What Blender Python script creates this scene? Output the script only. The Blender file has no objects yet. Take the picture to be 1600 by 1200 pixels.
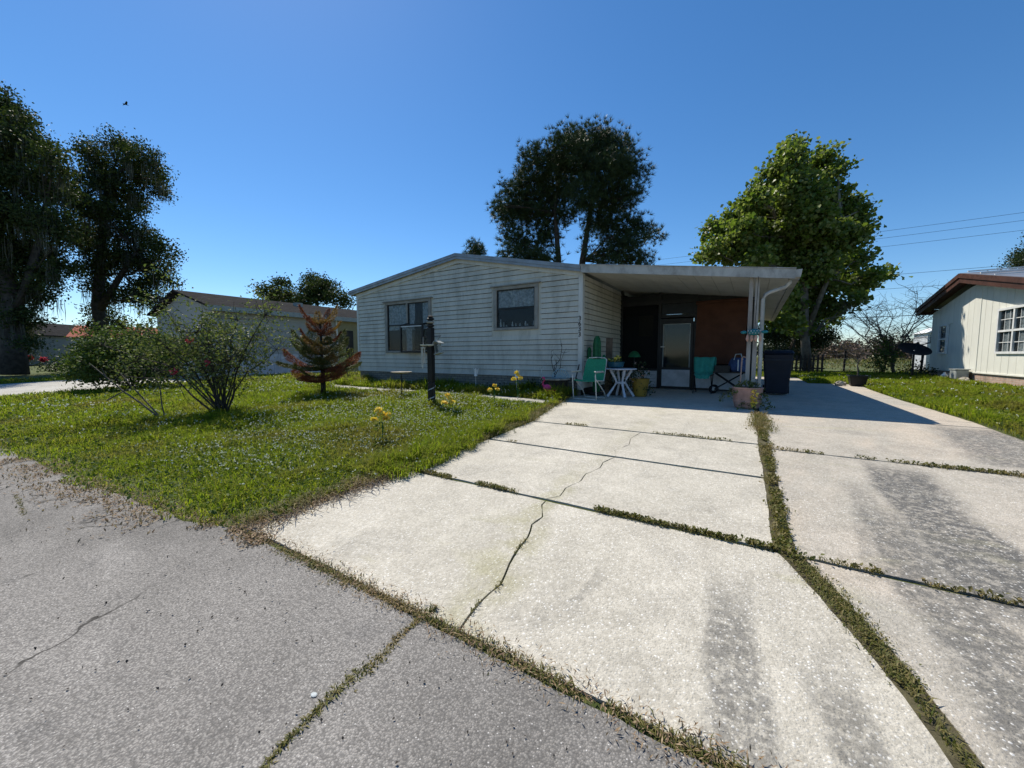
import bpy, bmesh, math, random
import numpy as np
from mathutils import Vector, Matrix
random.seed(7); R = np.random.default_rng(11)
S = bpy.context.scene
COL = S.collection
rad = math.radians

# ------------------------------------------------------------------ camera, sky, sun, exposure
cam_d = bpy.data.cameras.new('camera'); cam = bpy.data.objects.new('camera', cam_d); COL.objects.link(cam)
cam_d.sensor_width = 36; cam_d.lens = 36*601/1600; cam_d.clip_end = 3000; cam_d.clip_start = .02
cam.location = (0, 0, 1.2); cam.rotation_euler = (rad(90-4.28), 0, rad(32)); S.camera = cam
W = bpy.data.worlds.new('World'); S.world = W; W.use_nodes = True
SUN = Vector((-1.49, .66, 2.27)).normalized()
sky = W.node_tree.nodes.new('ShaderNodeTexSky'); sky.sky_type = 'NISHITA'; sky.sun_disc = False
sky.sun_elevation = math.asin(SUN.z); sky.sun_rotation = math.atan2(SUN.x, SUN.y)
sky.air_density = .95; sky.dust_density = .12; sky.ozone_density = 5.0; sky.altitude = 50
bg = W.node_tree.nodes['Background']; bg.inputs[1].default_value = .112
hs = W.node_tree.nodes.new('ShaderNodeHueSaturation'); hs.inputs['Saturation'].default_value = 1.2; hs.inputs['Hue'].default_value = .499
W.node_tree.links.new(sky.outputs[0], hs.inputs['Color']); W.node_tree.links.new(hs.outputs[0], bg.inputs[0])
sd = bpy.data.lights.new('sun', 'SUN'); sd.energy = 5.0; sd.angle = rad(.53); sd.color = (1, .94, .83)
so = bpy.data.objects.new('sun', sd); COL.objects.link(so)
so.rotation_euler = SUN.to_track_quat('Z', 'Y').to_euler(); so.location = (0, 0, 30)
S.view_settings.view_transform = 'Standard'; S.view_settings.look = 'None'
S.view_settings.gamma = 1; S.view_settings.exposure = 0.33
S.render.resolution_x = 1024; S.render.resolution_y = 768
S.cycles.max_bounces = 8; S.cycles.transparent_max_bounces = 16

# ------------------------------------------------------------------ node material helpers
class NT:
    def __init__(s, name):
        s.m = bpy.data.materials.new(name); s.m.use_nodes = True; s.t = s.m.node_tree
        s.b = s.t.nodes['Principled BSDF']; s.out = s.t.nodes['Material Output']
        s.b.inputs['Specular IOR Level'].default_value = .3
    def n(s, typ, **kw):
        nd = s.t.nodes.new(typ)
        for k, v in kw.items(): setattr(nd, k, v)
        return nd
    def put(s, sock, v):
        if isinstance(v, bpy.types.NodeSocket): s.t.links.new(v, sock)
        elif isinstance(v, (tuple, list)) and len(v) == 3 and sock.type == 'RGBA': sock.default_value = (*v, 1)
        else: sock.default_value = v
    def pos(s): return s.n('ShaderNodeNewGeometry').outputs['Position']
    def obj(s): return s.n('ShaderNodeTexCoord').outputs['Object']
    def island(s): return s.n('ShaderNodeNewGeometry').outputs['Random Per Island']
    def rnd(s): return s.n('ShaderNodeObjectInfo').outputs['Random']
    def scale(s, v, sc):
        nd = s.n('ShaderNodeMapping'); s.put(nd.inputs[0], v); nd.inputs['Scale'].default_value = sc; return nd.outputs[0]
    def noise(s, v, sc, det=4, rough=.6, dist=0):
        nd = s.n('ShaderNodeTexNoise'); s.put(nd.inputs['Vector'], v); nd.inputs['Scale'].default_value = sc
        nd.inputs['Detail'].default_value = det; nd.inputs['Roughness'].default_value = rough; nd.inputs['Distortion'].default_value = dist
        return nd.outputs[0]
    def vor(s, v, sc, out='Distance', feat='F1'):
        nd = s.n('ShaderNodeTexVoronoi', feature=feat); s.put(nd.inputs['Vector'], v); nd.inputs['Scale'].default_value = sc
        return nd.outputs[out]
    def math(s, op, a, b=0, c=None):
        nd = s.n('ShaderNodeMath', operation=op); s.put(nd.inputs[0], a); s.put(nd.inputs[1], b)
        if c is not None: s.put(nd.inputs[2], c)
        return nd.outputs[0]
    def rng(s, v, a, b, c=0, d=1):
        nd = s.n('ShaderNodeMapRange', interpolation_type='SMOOTHSTEP'); s.put(nd.inputs[0], v)
        for i, q in enumerate((a, b, c, d)): nd.inputs[i+1].default_value = q
        return nd.outputs[0]
    def mix(s, f, a, b, mode='MIX'):
        nd = s.n('ShaderNodeMix', data_type='RGBA', blend_type=mode)
        s.put(nd.inputs[0], f); s.put(nd.inputs[6], a); s.put(nd.inputs[7], b); return nd.outputs[2]
    def sep(s, v):
        nd = s.n('ShaderNodeSeparateXYZ'); s.put(nd.inputs[0], v); return nd.outputs
    def color(s, c): s.put(s.b.inputs['Base Color'], c); return s
    def rough(s, r): s.put(s.b.inputs['Roughness'], r); return s
    def bump(s, h, st=.3, dist=.01):
        nd = s.n('ShaderNodeBump'); nd.inputs['Strength'].default_value = st; nd.inputs['Distance'].default_value = dist
        s.put(nd.inputs['Height'], h); s.put(s.b.inputs['Normal'], nd.outputs[0]); return s

def plain(name, c, r=.6, var=.18, sc=6, metal=0, bump=.1, c2=None, bsc=60):
    s = NT(name); p = s.obj(); dark = c2 or tuple(x*(1-var*1.6) for x in c)
    f = s.rng(s.noise(p, sc, 6, .65), .3, .72)
    s.color(s.mix(f, dark, c)).rough(s.rng(s.noise(p, sc*3), .2, .8, max(r-.12, .05), min(r+.12, 1)))
    s.b.inputs['Metallic'].default_value = metal
    if bump: s.bump(s.noise(p, bsc, 3), bump, .004)
    return s.m

def leafmat(name, cols, transl=.35, rough=.5, patch=None, psc=.5, spec=.3):
    s = NT(name); f = s.island()
    nd = s.n('ShaderNodeValToRGB'); s.put(nd.inputs[0], f); cr = nd.color_ramp
    for i, c in enumerate(cols):
        x = i/(len(cols)-1) if len(cols) > 1 else 0
        e = cr.elements[i] if i < 2 else cr.elements.new(x)
        e.position = x; e.color = (*c, 1)
    c = nd.outputs[0]
    if patch: c = s.mix(s.rng(s.noise(s.pos(), psc, 3), .48, .66), c, s.mix(.75, c, patch))
    s.color(c).rough(rough); s.b.inputs['Specular IOR Level'].default_value = spec
    tr = s.n('ShaderNodeBsdfTranslucent'); s.put(tr.inputs[0], s.mix(.6, c, (.35, .45, .05), 'SOFT_LIGHT'))
    mx = s.n('ShaderNodeMixShader'); mx.inputs[0].default_value = transl
    s.t.links.new(s.b.outputs[0], mx.inputs[1]); s.t.links.new(tr.outputs[0], mx.inputs[2])
    s.t.links.new(mx.outputs[0], s.out.inputs[0]); return s.m

M = {}
# exposed-aggregate concrete
def concrete(name, tone, tone2, shell, stain_bands, warm=None):
    s = NT(name); p = s.pos(); x, y, z = s.sep(p)
    big = s.noise(p, .9, 5, .6, .4); med = s.noise(p, 5, 5, .65)
    base = s.mix(s.rng(big, .3, .7), tone2, tone)
    if warm: base = s.mix(s.rng(s.noise(s.scale(p, (1, .45, 1)), .8, 4, .6, .6), .45, .65, 0, .8), base, warm)
    base = s.mix(s.rng(med, .35, .7, .22, 0), base, (.22, .2, .16))
    # mildew bands running with the drive
    wob = s.math('MULTIPLY', s.math('SUBTRACT', s.noise(s.scale(p, (1, .6, 1)), 1.3, 5, .6), .5), .5)
    xx = s.math('ADD', x, wob); tot = None
    for (xc, hw, y0, y1, k, a) in stain_bands:
        sx = s.math('ADD', xx, s.math('MULTIPLY', s.math('SUBTRACT', y, y0), -k))
        bx = s.rng(s.math('ABSOLUTE', s.math('SUBTRACT', sx, xc)), hw*.6, hw*1.15, a, 0)
        yy = s.math('ADD', y, s.math('MULTIPLY', wob, 2))
        by = s.math('MULTIPLY', s.rng(yy, y0-.12, y0+.25), s.rng(yy, y1-.5, y1+.15, 1, 0))
        t = s.math('MULTIPLY', bx, by); tot = t if tot is None else s.math('MAXIMUM', tot, t)
    grime = s.rng(s.noise(p, 2.2, 6, .7, .5), .46, .75, 0, .38)
    tot = s.math('MAXIMUM', tot, grime) if tot is not None else grime
    tot = s.math('MULTIPLY', tot, s.rng(s.noise(p, 22, 5, .75), .38, .56, .35, 1))
    base = s.mix(tot, base, (.115, .112, .105))
    # algae along cracks / joints, soft yellow green
    base = s.mix(s.rng(s.noise(s.scale(p, (.5, 1.6, 1)), 1.1, 4, .6, 1.2), .6, .74, 0, .4), base, (.36, .34, .22))
    if name.endswith('pale'):   # lichen-stained margins of the long crack
        cxl = s.math('ADD', s.math('MULTIPLY', s.math('MINIMUM', y, 2.7), -.21), -.79)
        dd = s.math('ABSOLUTE', s.math('SUBTRACT', s.math('ADD', x, s.math('MULTIPLY', wob, .8)), cxl))
        cm = s.math('MULTIPLY', s.rng(dd, .06, .20, 1, 0), s.math('MULTIPLY', s.rng(y, 2.6, 3.6, 1, .35), s.rng(s.noise(p, 4, 4), .35, .6)))
        base = s.mix(s.math('MULTIPLY', cm, .55), base, (.30, .285, .17))
    # stones and shells
    jit = s.n('ShaderNodeVectorMath', operation='ADD'); s.put(jit.inputs[0], p)
    nz = s.n('ShaderNodeTexNoise'); s.put(nz.inputs['Vector'], p); nz.inputs['Scale'].default_value = 45
    sc_ = s.n('ShaderNodeVectorMath', operation='SCALE'); s.put(sc_.inputs[0], nz.outputs[1]); sc_.inputs['Scale'].default_value = .012
    s.put(jit.inputs[1], sc_.outputs[0]); pj = jit.outputs[0]
    d = s.vor(pj, 80); cellc = s.vor(pj, 80, 'Color'); r_ = s.sep(cellc)[0]; r2 = s.sep(cellc)[1]
    is_sh = s.math('MULTIPLY', s.rng(d, .34, .40, 1, 0), s.rng(r_, shell, shell+.04))
    fade = s.rng(s.noise(p, 1.6, 3), .3, .7, .45, 1)
    is_sh = s.math('MULTIPLY', is_sh, fade)
    grit = s.mix(s.rng(r2, 0, 1), (.55, .5, .42), (1.35, 1.3, 1.25))
    base = s.mix(.32, base, s.mix(1, base, grit, 'MULTIPLY'))
    pit = s.rng(s.vor(p, 120, 'Distance'), .0, .22, .55, 0)
    base = s.mix(pit, base, s.mix(1, base, (.35, .33, .3), 'MULTIPLY'))
    base = s.mix(s.math('MULTIPLY', is_sh, .62), base, s.mix(s.rng(r2, .2, .9), (.70, .68, .63), (.86, .85, .82)))
    s.color(base).rough(.85)
    hgt = s.math('ADD', s.math('MULTIPLY', s.rng(d, .1, .5, 1, 0), .6), s.noise(p, 150, 2))
    s.bump(hgt, .5, .006); return s.m
M['conc_l'] = concrete('aggregate concrete pale', (.515, .487, .42), (.44, .415, .355), .70,
    [(.02, .13, 1.1, 2.35, -.05, .75), (.42, .10, 1.1, 1.95, -.2, .7), (-.72, .05, 1.45, 2.0, .05, .5), (.2, .2, 1.0, 1.5, 0, .4)])
M['conc_r'] = concrete('aggregate concrete warm', (.46, .42, .36), (.365, .345, .30), .80,
    [(1.12, .25, 2.4, 5.2, .02, 1.0), (.80, .17, 1.2, 3.9, .0, .85), (2.25, .45, 5.3, 7.6, .1, .85), (1.9, .35, 1.5, 4.6, .1, .85), (.62, .12, 2.6, 4.4, .1, .5)], (.52, .445, .36))
M['conc_walk'] = concrete('weathered path concrete', (.42, .41, .37), (.33, .32, .28), .93, [])
M['conc_n'] = concrete('neighbour concrete', (.46, .45, .42), (.38, .37, .34), .95, [])
# asphalt
s = NT('aged asphalt'); p = s.pos(); x, y, z = s.sep(p)
cell = s.vor(p, 150, 'Color'); d = s.vor(p, 150); r_ = s.sep(cell)[0]; r2 = s.sep(cell)[1]
base = s.mix(s.rng(s.noise(p, .8, 5, .6, .4), .32, .68), (.175, .166, .154), (.28, .265, .247))
base = s.mix(s.rng(s.noise(s.scale(p, (.35, 1.3, 1)), 1.1, 5, .65, .5), .55, .7, 0, .45), base, (.42, .40, .375))
base = s.mix(s.rng(s.noise(p, 3.2, 5, .7, .3), .55, .75, 0, .5), base, (.12, .117, .115))
stone = s.mix(r_, (.6, .59, .58), (1.4, 1.39, 1.37)); base = s.mix(.8, base, s.mix(1, base, stone, 'MULTIPLY'))
base = s.mix(s.math('MULTIPLY', s.rng(r2, .965, .985), s.rng(d, .25, .4, 1, 0)), base, (.6, .58, .55))
base = s.mix(s.rng(d, .42, .65, 0, .5), base, (.08, .078, .076))
wv = s.n('ShaderNodeVectorMath', operation='SCALE'); nzz = s.n('ShaderNodeTexNoise'); s.put(nzz.inputs['Vector'], p); nzz.inputs['Scale'].default_value = 2.2; nzz.inputs['Detail'].default_value = 6; s.put(wv.inputs[0], nzz.outputs[1]); wv.inputs['Scale'].default_value = .55
ad = s.n('ShaderNodeVectorMath', operation='ADD'); s.put(ad.inputs[0], p); s.put(ad.inputs[1], wv.outputs[0])
ed = s.vor(ad.outputs[0], .55, 'Distance', 'DISTANCE_TO_EDGE'); cm = s.math('MULTIPLY', s.rng(ed, .0015, .006, 1, 0), s.rng(s.noise(p, .9, 3), .50, .58))
base = s.mix(s.math('MULTIPLY', cm, .8), base, (.035, .033, .03))
s.color(base).rough(1); s.b.inputs['Specular IOR Level'].default_value = .08; s.bump(s.math('ADD', s.rng(d, .05, .6, 1, 0), s.noise(p, 260, 2)), .4, .004); M['asphalt'] = s.m
# soil under the grass
s = NT('lawn soil'); p = s.pos()
base = s.mix(s.rng(s.noise(p, 1.3, 5, .6), .35, .65), (.05, .07, .018), (.10, .115, .03))
base = s.mix(s.rng(s.noise(p, 14, 5, .7), .45, .75, 0, .7), base, (.10, .085, .05))
s.color(base).rough(1); s.bump(s.noise(p, 40, 5), .7, .03); M['soil'] = s.m
# siding
def siding(name, c, dirt, amt, ssc=(1.2, 1.2, .35)):
    s = NT(name); p = s.pos(); z = s.sep(p)[2]
    st = s.noise(s.scale(p, ssc), 2.2, 6, .68, .3); fine = s.noise(s.scale(p, (1, 1, .25)), 16, 5, .7)
    f = s.math('MULTIPLY', s.rng(st, .38, .72), amt); f = s.math('ADD', f, s.rng(fine, .5, .8, 0, .25))
    col = s.mix(f, c, dirt)
    col = s.mix(s.rng(s.noise(p, 1.4, 5, .7), .55, .7, 0, .35), col, tuple(min(1, v*1.2) for v in c))
    col = s.mix(s.math('MULTIPLY', s.rnd(), .12), col, dirt)
    s.color(col).rough(.55); s.bump(s.noise(s.scale(p, (.3, .3, 4)), 40, 3), .12, .003); return s.m
M['siding'] = siding('grey white vinyl siding', (.58, .545, .465), (.30, .28, .23), .65)
M['siding_trim'] = siding('aluminium trim', (.6, .59, .55), (.34, .32, .28), .6)
M['siding_n'] = siding('neighbour siding', (.36, .35, .315), (.26, .25, .23), .4)
M['panel_n'] = siding('cream plywood panel', (.69, .68, .60), (.57, .56, .50), .45)
M['roof_metal'] = plain('grey roof edging metal', (.30, .31, .325), .45, .2, 3, .5)
M['fascia'] = siding('weathered white fascia', (.47, .46, .43), (.17, .16, .145), .7, (1.5, 1.5, 1))
M['soffit'] = siding('carport pan soffit', (.62, .60, .53), (.42, .39, .32), .5)
M['win_trim'] = plain('taupe window trim', (.31, .29, .255), .6, .2, 5)
M['dark_frame'] = plain('dark bronze frame', (.025, .023, .021), .5, .3, 5)
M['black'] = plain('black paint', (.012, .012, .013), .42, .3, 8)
M['white'] = plain('white paint', (.72, .72, .70), .5, .12, 8)
M['white_dirty'] = plain('grubby white panel', (.55, .56, .58), .5, .2, 4)
M['post'] = siding('weathered post paint', (.36, .335, .30), (.19, .155, .13), .8, (3, 3, .8))
M['curtain'] = plain('pale curtain', (.56, .60, .60), .8, .35, 14)
# glass
def glass(name, tint, rough=.03, alpha=.11):
    s = NT(name); s.color(tint).rough(rough); s.b.inputs['Specular IOR Level'].default_value = .9
    s.b.inputs['IOR'].default_value = 1.5
    w = s.noise(s.obj(), 1.5, 2); s.bump(w, .03, .05)
    t = s.n('ShaderNodeBsdfTransparent'); t.inputs[0].default_value = (.93, .95, .96, 1)
    mx = s.n('ShaderNodeMixShader'); fr = s.n('ShaderNodeLayerWeight'); fr.inputs[0].default_value = .5
    s.put(mx.inputs[0], s.math('ADD', s.math('MULTIPLY', s.math('POWER', fr.outputs[1], 4), .9), alpha)); s.t.links.new(t.outputs[0], mx.inputs[1]); s.t.links.new(s.b.outputs[0], mx.inputs[2])
    s.t.links.new(mx.outputs[0], s.out.inputs[0]); return s.m
M['glass'] = glass('window glass', (.015, .02, .024))
M['glass_dark'] = glass('door glass', (.02, .03, .04), .05, .35)
s = NT('insect screen'); s.color((.006, .006, .006)).rough(.8)
t = s.n('ShaderNodeBsdfTransparent'); mx = s.n('ShaderNodeMixShader'); mx.inputs[0].default_value = .6
s.t.links.new(t.outputs[0], mx.inputs[1]); s.t.links.new(s.b.outputs[0], mx.inputs[2]); s.t.links.new(mx.outputs[0], s.out.inputs[0]); M['screen'] = s.m
def brickmat(name, a, b, mortar, bw=.2, bh=.066, dirt=(.13, .12, .10)):
    s = NT(name); p = s.obj(); x, y, z = s.sep(p)
    cv = s.n('ShaderNodeCombineXYZ'); s.put(cv.inputs[0], s.math('ADD', x, y)); s.put(cv.inputs[1], z)
    br = s.n('ShaderNodeTexBrick'); s.put(br.inputs['Vector'], cv.outputs[0]); br.inputs['Scale'].default_value = 1
    br.inputs['Brick Width'].default_value = bw; br.inputs['Row Height'].default_value = bh; br.inputs['Mortar Size'].default_value = .008
    br.inputs['Color1'].default_value = (*a, 1); br.inputs['Color2'].default_value = (*b, 1); br.inputs['Mortar'].default_value = (*mortar, 1)
    c = s.mix(s.rng(s.noise(p, 3, 6, .7), .4, .7, 0, .6), br.outputs[0], dirt)
    s.b.inputs['Specular IOR Level'].default_value = .04; s.color(c).rough(1); s.bump(s.math('SUBTRACT', s.noise(p, 50, 3), br.outputs[1]), .6, .01); return s.m
M['skirt'] = brickmat('stone print skirting', (.26, .245, .21), (.19, .18, .155), (.12, .115, .10))
M['brick_n'] = brickmat('pinkish brick skirting', (.42, .27, .21), (.46, .34, .27), (.42, .38, .33))
M['shingle'] = brickmat('dark asphalt shingles', (.017, .016, .016), (.027, .026, .026), (.010, .010, .010), .3, .14, (.034, .032, .031))
M['green_cloth'] = plain('green webbing', (.03, .27, .13), .7, .15, 30, bump=.3, bsc=200)
M['teal_cloth'] = plain('teal cloth', (.04, .30, .24), .8, .15, 10)
M['alu'] = plain('grubby white tube', (.62, .60, .55), .4, .2, 8)
M['plastic_w'] = plain('white resin', (.62, .63, .68), .4, .12, 6)
M['terracotta'] = plain('pink terracotta', (.46, .27, .215), .8, .25, 5)
M['red'] = plain('red plastic', (.42, .02, .03), .35, .2, 8)
M['pink'] = plain('hot pink plastic', (.62, .05, .18), .35, .2, 8)
M['bin'] = plain('navy bin plastic', (.010, .014, .028), .45, .25, 4)
s = NT('russet roll blind'); p = s.obj(); z = s.sep(p)[2]
w = s.n('ShaderNodeTexWave', bands_direction='Z'); s.put(w.inputs['Vector'], p); w.inputs['Scale'].default_value = 22; w.inputs['Distortion'].default_value = .6
s.color(s.mix(s.rng(s.noise(p, 2, 4), .3, .7), (.075, .028, .015), (.11, .044, .024))).rough(.85); s.bump(w.outputs[1], .4, .006); M['blind'] = s.m
M['yellow'] = leafmat('yellow cloth petals', [(.82, .62, .05), (.88, .80, .22), (.84, .50, .05), (.86, .74, .12)], .25)
M['teal_glaze'] = plain('teal glazed metal', (.02, .22, .25), .3, .3, 30)
M['blue_paint'] = plain('pale blue wire', (.30, .45, .52), .5, .2, 10)
M['shell_pink'] = plain('pink shell', (.62, .36, .27), .5, .2, 20)
M['blue_bag'] = plain('blue bag cloth', (.05, .09, .22), .8, .3, 10)
M['cactus'] = plain('green cactus paint', (.012, .14, .05), .5, .3, 20)
M['wood'] = plain('grey brown wood', (.20, .14, .095), .8, .35, 6, bump=.4)
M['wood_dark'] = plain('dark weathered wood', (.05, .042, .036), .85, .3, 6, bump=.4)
M['brown_trim'] = plain('brown fascia paint', (.085, .036, .026), .6, .3, 4)
M['mustard'] = plain('mustard pot', (.33, .20, .03), .6, .2, 8)
M['blue_pot'] = plain('teal blue pot', (.02, .10, .14), .4, .2, 8)
M['grey_box'] = plain('grey metal box', (.33, .35, .33), .5, .15, 5)
M['stone'] = plain('pale stone', (.42, .38, .31), .9, .3, 10, bump=.6, bsc=30)
M['tan_card'] = plain('tan card', (.30, .26, .14), .8, .1, 6)
# leaves, bark
M['bark_oak'] = plain('oak bark', (.085, .072, .06), .95, .4, 4, bump=.9, bsc=18)
M['bark_pine'] = plain('pine bark', (.075, .055, .042), .95, .4, 4, bump=.9, bsc=14)
M['bark_syc'] = plain('pale bark', (.22, .19, .15), .9, .4, 3, bump=.5, bsc=10)
M['bark_grey'] = plain('grey twig bark', (.15, .125, .105), .9, .35, 6, bump=.5)
M['bark_dark'] = plain('dark stem bark', (.06, .05, .042), .9, .35, 10, bump=.5)
M['leaf_oak'] = leafmat('oak leaves', [(.026, .042, .012), (.048, .068, .02), (.085, .10, .036)], .28, .6, spec=.12)
M['leaf_pine'] = leafmat('pine needles', [(.022, .042, .016), (.04, .065, .022), (.065, .085, .03)], .15, .5)
M['leaf_syc'] = leafmat('sycamore leaves', [(.08, .125, .018), (.135, .19, .03), (.20, .24, .06), (.26, .28, .12)], .56, .42, spec=.3)
M['leaf_shrub'] = leafmat('shrub leaves', [(.055, .09, .018), (.085, .125, .028), (.13, .16, .045)], .3, .6, spec=.12)
M['leaf_rose'] = leafmat('pale bush leaves', [(.09, .12, .04), (.14, .17, .06), (.20, .20, .085)], .4, .55, spec=.15)
M['leaf_dark'] = leafmat('dark leaves', [(.02, .035, .012), (.035, .055, .018), (.05, .07, .025)], .25, .5)
M['leaf_far'] = leafmat('distant leaves', [(.045, .055, .035), (.06, .07, .042), (.08, .082, .055)], .2, .7)
M['leaf_dry'] = leafmat('dry twigs and leaves', [(.12, .09, .07), (.16, .115, .09), (.10, .07, .06)], .2, .8)
M['moss'] = leafmat('grey spanish moss', [(.10, .105, .085), (.14, .14, .115), (.075, .08, .065)], .25, .9)
M['norfolk_green'] = leafmat('norfolk green', [(.08, .10, .03), (.13, .125, .035), (.055, .075, .022)], .2, .5)
M['norfolk_red'] = leafmat('norfolk scorched', [(.20, .055, .03), (.26, .085, .04), (.13, .04, .025)], .25, .6)
M['norfolk_gold'] = leafmat('norfolk tan', [(.34, .19, .06), (.28, .17, .05), (.19, .14, .04)], .25, .6)
M['grass'] = leafmat('lawn grass', [(.14, .195, .014), (.205, .27, .02), (.27, .32, .03), (.32, .295, .06)], .58, .6, (.25, .21, .06), .55, .08)
M['grass_far'] = leafmat('rough pasture', [(.10, .11, .03), (.15, .14, .045), (.19, .165, .07)], .3, .7, (.22, .17, .08), .12)
M['weed'] = leafmat('joint weeds', [(.09, .11, .02), (.15, .145, .04), (.22, .175, .07), (.11, .12, .03)], .35, .6, (.25, .18, .085), 1.6)
M['straw'] = leafmat('straw and dead leaves', [(.30, .21, .12), (.22, .14, .085), (.38, .29, .18), (.16, .10, .07)], .2, .8)
M['floret'] = leafmat('white weed florets', [(.62, .64, .58), (.75, .76, .72), (.55, .58, .48)], .3, .7)
M['petal_red'] = leafmat('rose petals', [(.5, .03, .08), (.62, .10, .16)], .3, .5)
M['flame'] = leafmat('orange petals', [(.6, .28, .03), (.7, .4, .05)], .3, .5)

# ------------------------------------------------------------------ mesh helpers
BASE = {}
def tag(o, label=None, cat=None, group=None, kind=None):
    if label: o['label'] = label
    if cat: o['category'] = cat
    if group: o['group'] = group
    if kind: o['kind'] = kind
    return o
def thing(name, label, cat, loc=(0, 0, 0), group=None, rz=0):
    o = bpy.data.objects.new(name, None); COL.objects.link(o); o.location = loc; o.rotation_euler = (0, 0, rz)
    o.empty_display_size = .1; BASE[o] = Vector(loc) if rz == 0 else Vector((0, 0, 0)); return tag(o, label, cat, group)
def link(name, me, mat, parent=None):
    if mat is not None and len(me.materials) == 0: me.materials.append(M[mat] if isinstance(mat, str) else mat)
    o = bpy.data.objects.new(name, me); COL.objects.link(o)
    if parent is not None: o.parent = parent; BASE[o] = BASE.get(parent, Vector())
    return o
def arrmesh(name, V, F4=None, F3=None, smooth=False):
    me = bpy.data.meshes.new(name); V = np.asarray(V, np.float32); me.vertices.add(len(V)); me.vertices.foreach_set('co', V.ravel())
    li = []; st = []; tot = []; k = 0
    for F, n in ((F4, 4), (F3, 3)):
        if F is None or len(F) == 0: continue
        F = np.asarray(F, np.int32); li.append(F.ravel()); st.append(k + np.arange(len(F))*n); tot.append(np.full(len(F), n)); k += F.size
    li = np.concatenate(li); st = np.concatenate(st)
    me.loops.add(len(li)); me.loops.foreach_set('vertex_index', li.astype(np.int32))
    me.polygons.add(len(st)); me.polygons.foreach_set('loop_start', st.astype(np.int32))
    me.update(calc_edges=True); me.validate()
    if smooth: me.polygons.foreach_set('use_smooth', np.ones(len(me.polygons), bool))
    return me
class MB:
    def __init__(s): s.v = []; s.f = []; s.sm = False
    def add(s, V, F):
        k = len(s.v); s.v += [tuple(v) for v in V]; s.f += [tuple(i+k for i in f) for f in F]; return s
    def box(s, x0, x1, y0, y1, z0, z1):
        return s.add([(x0,y0,z0),(x1,y0,z0),(x1,y1,z0),(x0,y1,z0),(x0,y0,z1),(x1,y0,z1),(x1,y1,z1),(x0,y1,z1)],
                     [(0,3,2,1),(4,5,6,7),(0,1,5,4),(1,2,6,5),(2,3,7,6),(3,0,4,7)])
    def cbox(s, c, sx, sy, sz, M_=None):
        V = [Vector((a*sx/2, b*sy/2, d*sz/2)) for a, b, d in ((-1,-1,-1),(1,-1,-1),(1,1,-1),(-1,1,-1),(-1,-1,1),(1,-1,1),(1,1,1),(-1,1,1))]
        if M_: V = [M_ @ v for v in V]
        return s.add([v + Vector(c) for v in V], [(0,3,2,1),(4,5,6,7),(0,1,5,4),(1,2,6,5),(2,3,7,6),(3,0,4,7)])
    def hexa(s, P): return s.add(P, [(0,3,2,1),(4,5,6,7),(0,1,5,4),(1,2,6,5),(2,3,7,6),(3,0,4,7)])
    def bar(s, a, b, w, h=None):
        a = Vector(a); b = Vector(b); d = b-a; q = d.to_track_quat('Z', 'X').to_matrix()
        return s.cbox((a+b)/2, w, h or w, d.length, q)
    def tube(s, P, r, n=6, cap=True):
        P = [Vector(p) for p in P]; m = len(P); rr = [r]*m if isinstance(r, (int, float)) else list(r)
        if len(rr) == 2 and m != 2: rr = [rr[0]+(rr[1]-rr[0])*i/(m-1) for i in range(m)]
        V = []; up = Vector((.31, .17, .93))
        for i, p in enumerate(P):
            d = (P[min(i+1, m-1)]-P[max(i-1, 0)]); d = d.normalized() if d.length > 1e-9 else Vector((0, 0, 1))
            a = d.cross(up); a = a.normalized() if a.length > .05 else d.cross(Vector((1, 0, 0))).normalized(); b = d.cross(a)
            V += [p + (a*math.cos(6.28318*j/n)+b*math.sin(6.28318*j/n))*rr[i] for j in range(n)]
        F = [(i*n+j, i*n+(j+1) % n, (i+1)*n+(j+1) % n, (i+1)*n+j) for i in range(m-1) for j in range(n)]
        if cap: F += [tuple(range(n))[::-1], tuple((m-1)*n+j for j in range(n))]
        return s.add(V, F)
    def lathe(s, c, prof, n=20, sq=1):
        V = []; m = len(prof)
        for r, z in prof: V += [(c[0]+r*math.cos(6.28318*j/n), c[1]+r*sq*math.sin(6.28318*j/n), c[2]+z) for j in range(n)]
        F = [(i*n+j, i*n+(j+1) % n, (i+1)*n+(j+1) % n, (i+1)*n+j) for i in range(m-1) for j in range(n)]
        F += [tuple(range(n))[::-1], tuple((m-1)*n+j for j in range(n))]; return s.add(V, F)
    def ball(s, c, rx, ry=None, rz=None, n=10, m=6):
        ry = ry or rx; rz = rz or rx
        return s.lathe2(c, [(math.sin(math.pi*i/m), -math.cos(math.pi*i/m)) for i in range(m+1)], rx, ry, rz, n)
    def lathe2(s, c, prof, rx, ry, rz, n):
        V = []; m = len(prof)
        for r, z in prof: V += [(c[0]+max(r, .02)*rx*math.cos(6.28318*j/n), c[1]+max(r, .02)*ry*math.sin(6.28318*j/n), c[2]+z*rz) for j in range(n)]
        F = [(i*n+j, i*n+(j+1) % n, (i+1)*n+(j+1) % n, (i+1)*n+j) for i in range(m-1) for j in range(n)]
        F += [tuple(range(n))[::-1], tuple((m-1)*n+j for j in range(n))]; return s.add(V, F)
    def build(s, name, mat, parent=None, smooth=False, bevel=0):
        b = BASE.get(parent, Vector()) if parent is not None else Vector()
        me = bpy.data.meshes.new(name); me.from_pydata([Vector(v)-b for v in s.v], [], s.f)
        bm = bmesh.new(); bm.from_mesh(me); bmesh.ops.recalc_face_normals(bm, faces=bm.faces)
        if bevel: bmesh.ops.bevel(bm, geom=bm.edges[:], offset=bevel, segments=1, affect='EDGES', profile=.6)
        bm.to_mesh(me); bm.free()
        if smooth: me.polygons.foreach_set('use_smooth', np.ones(len(me.polygons), bool))
        return link(name, me, mat, parent)
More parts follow.
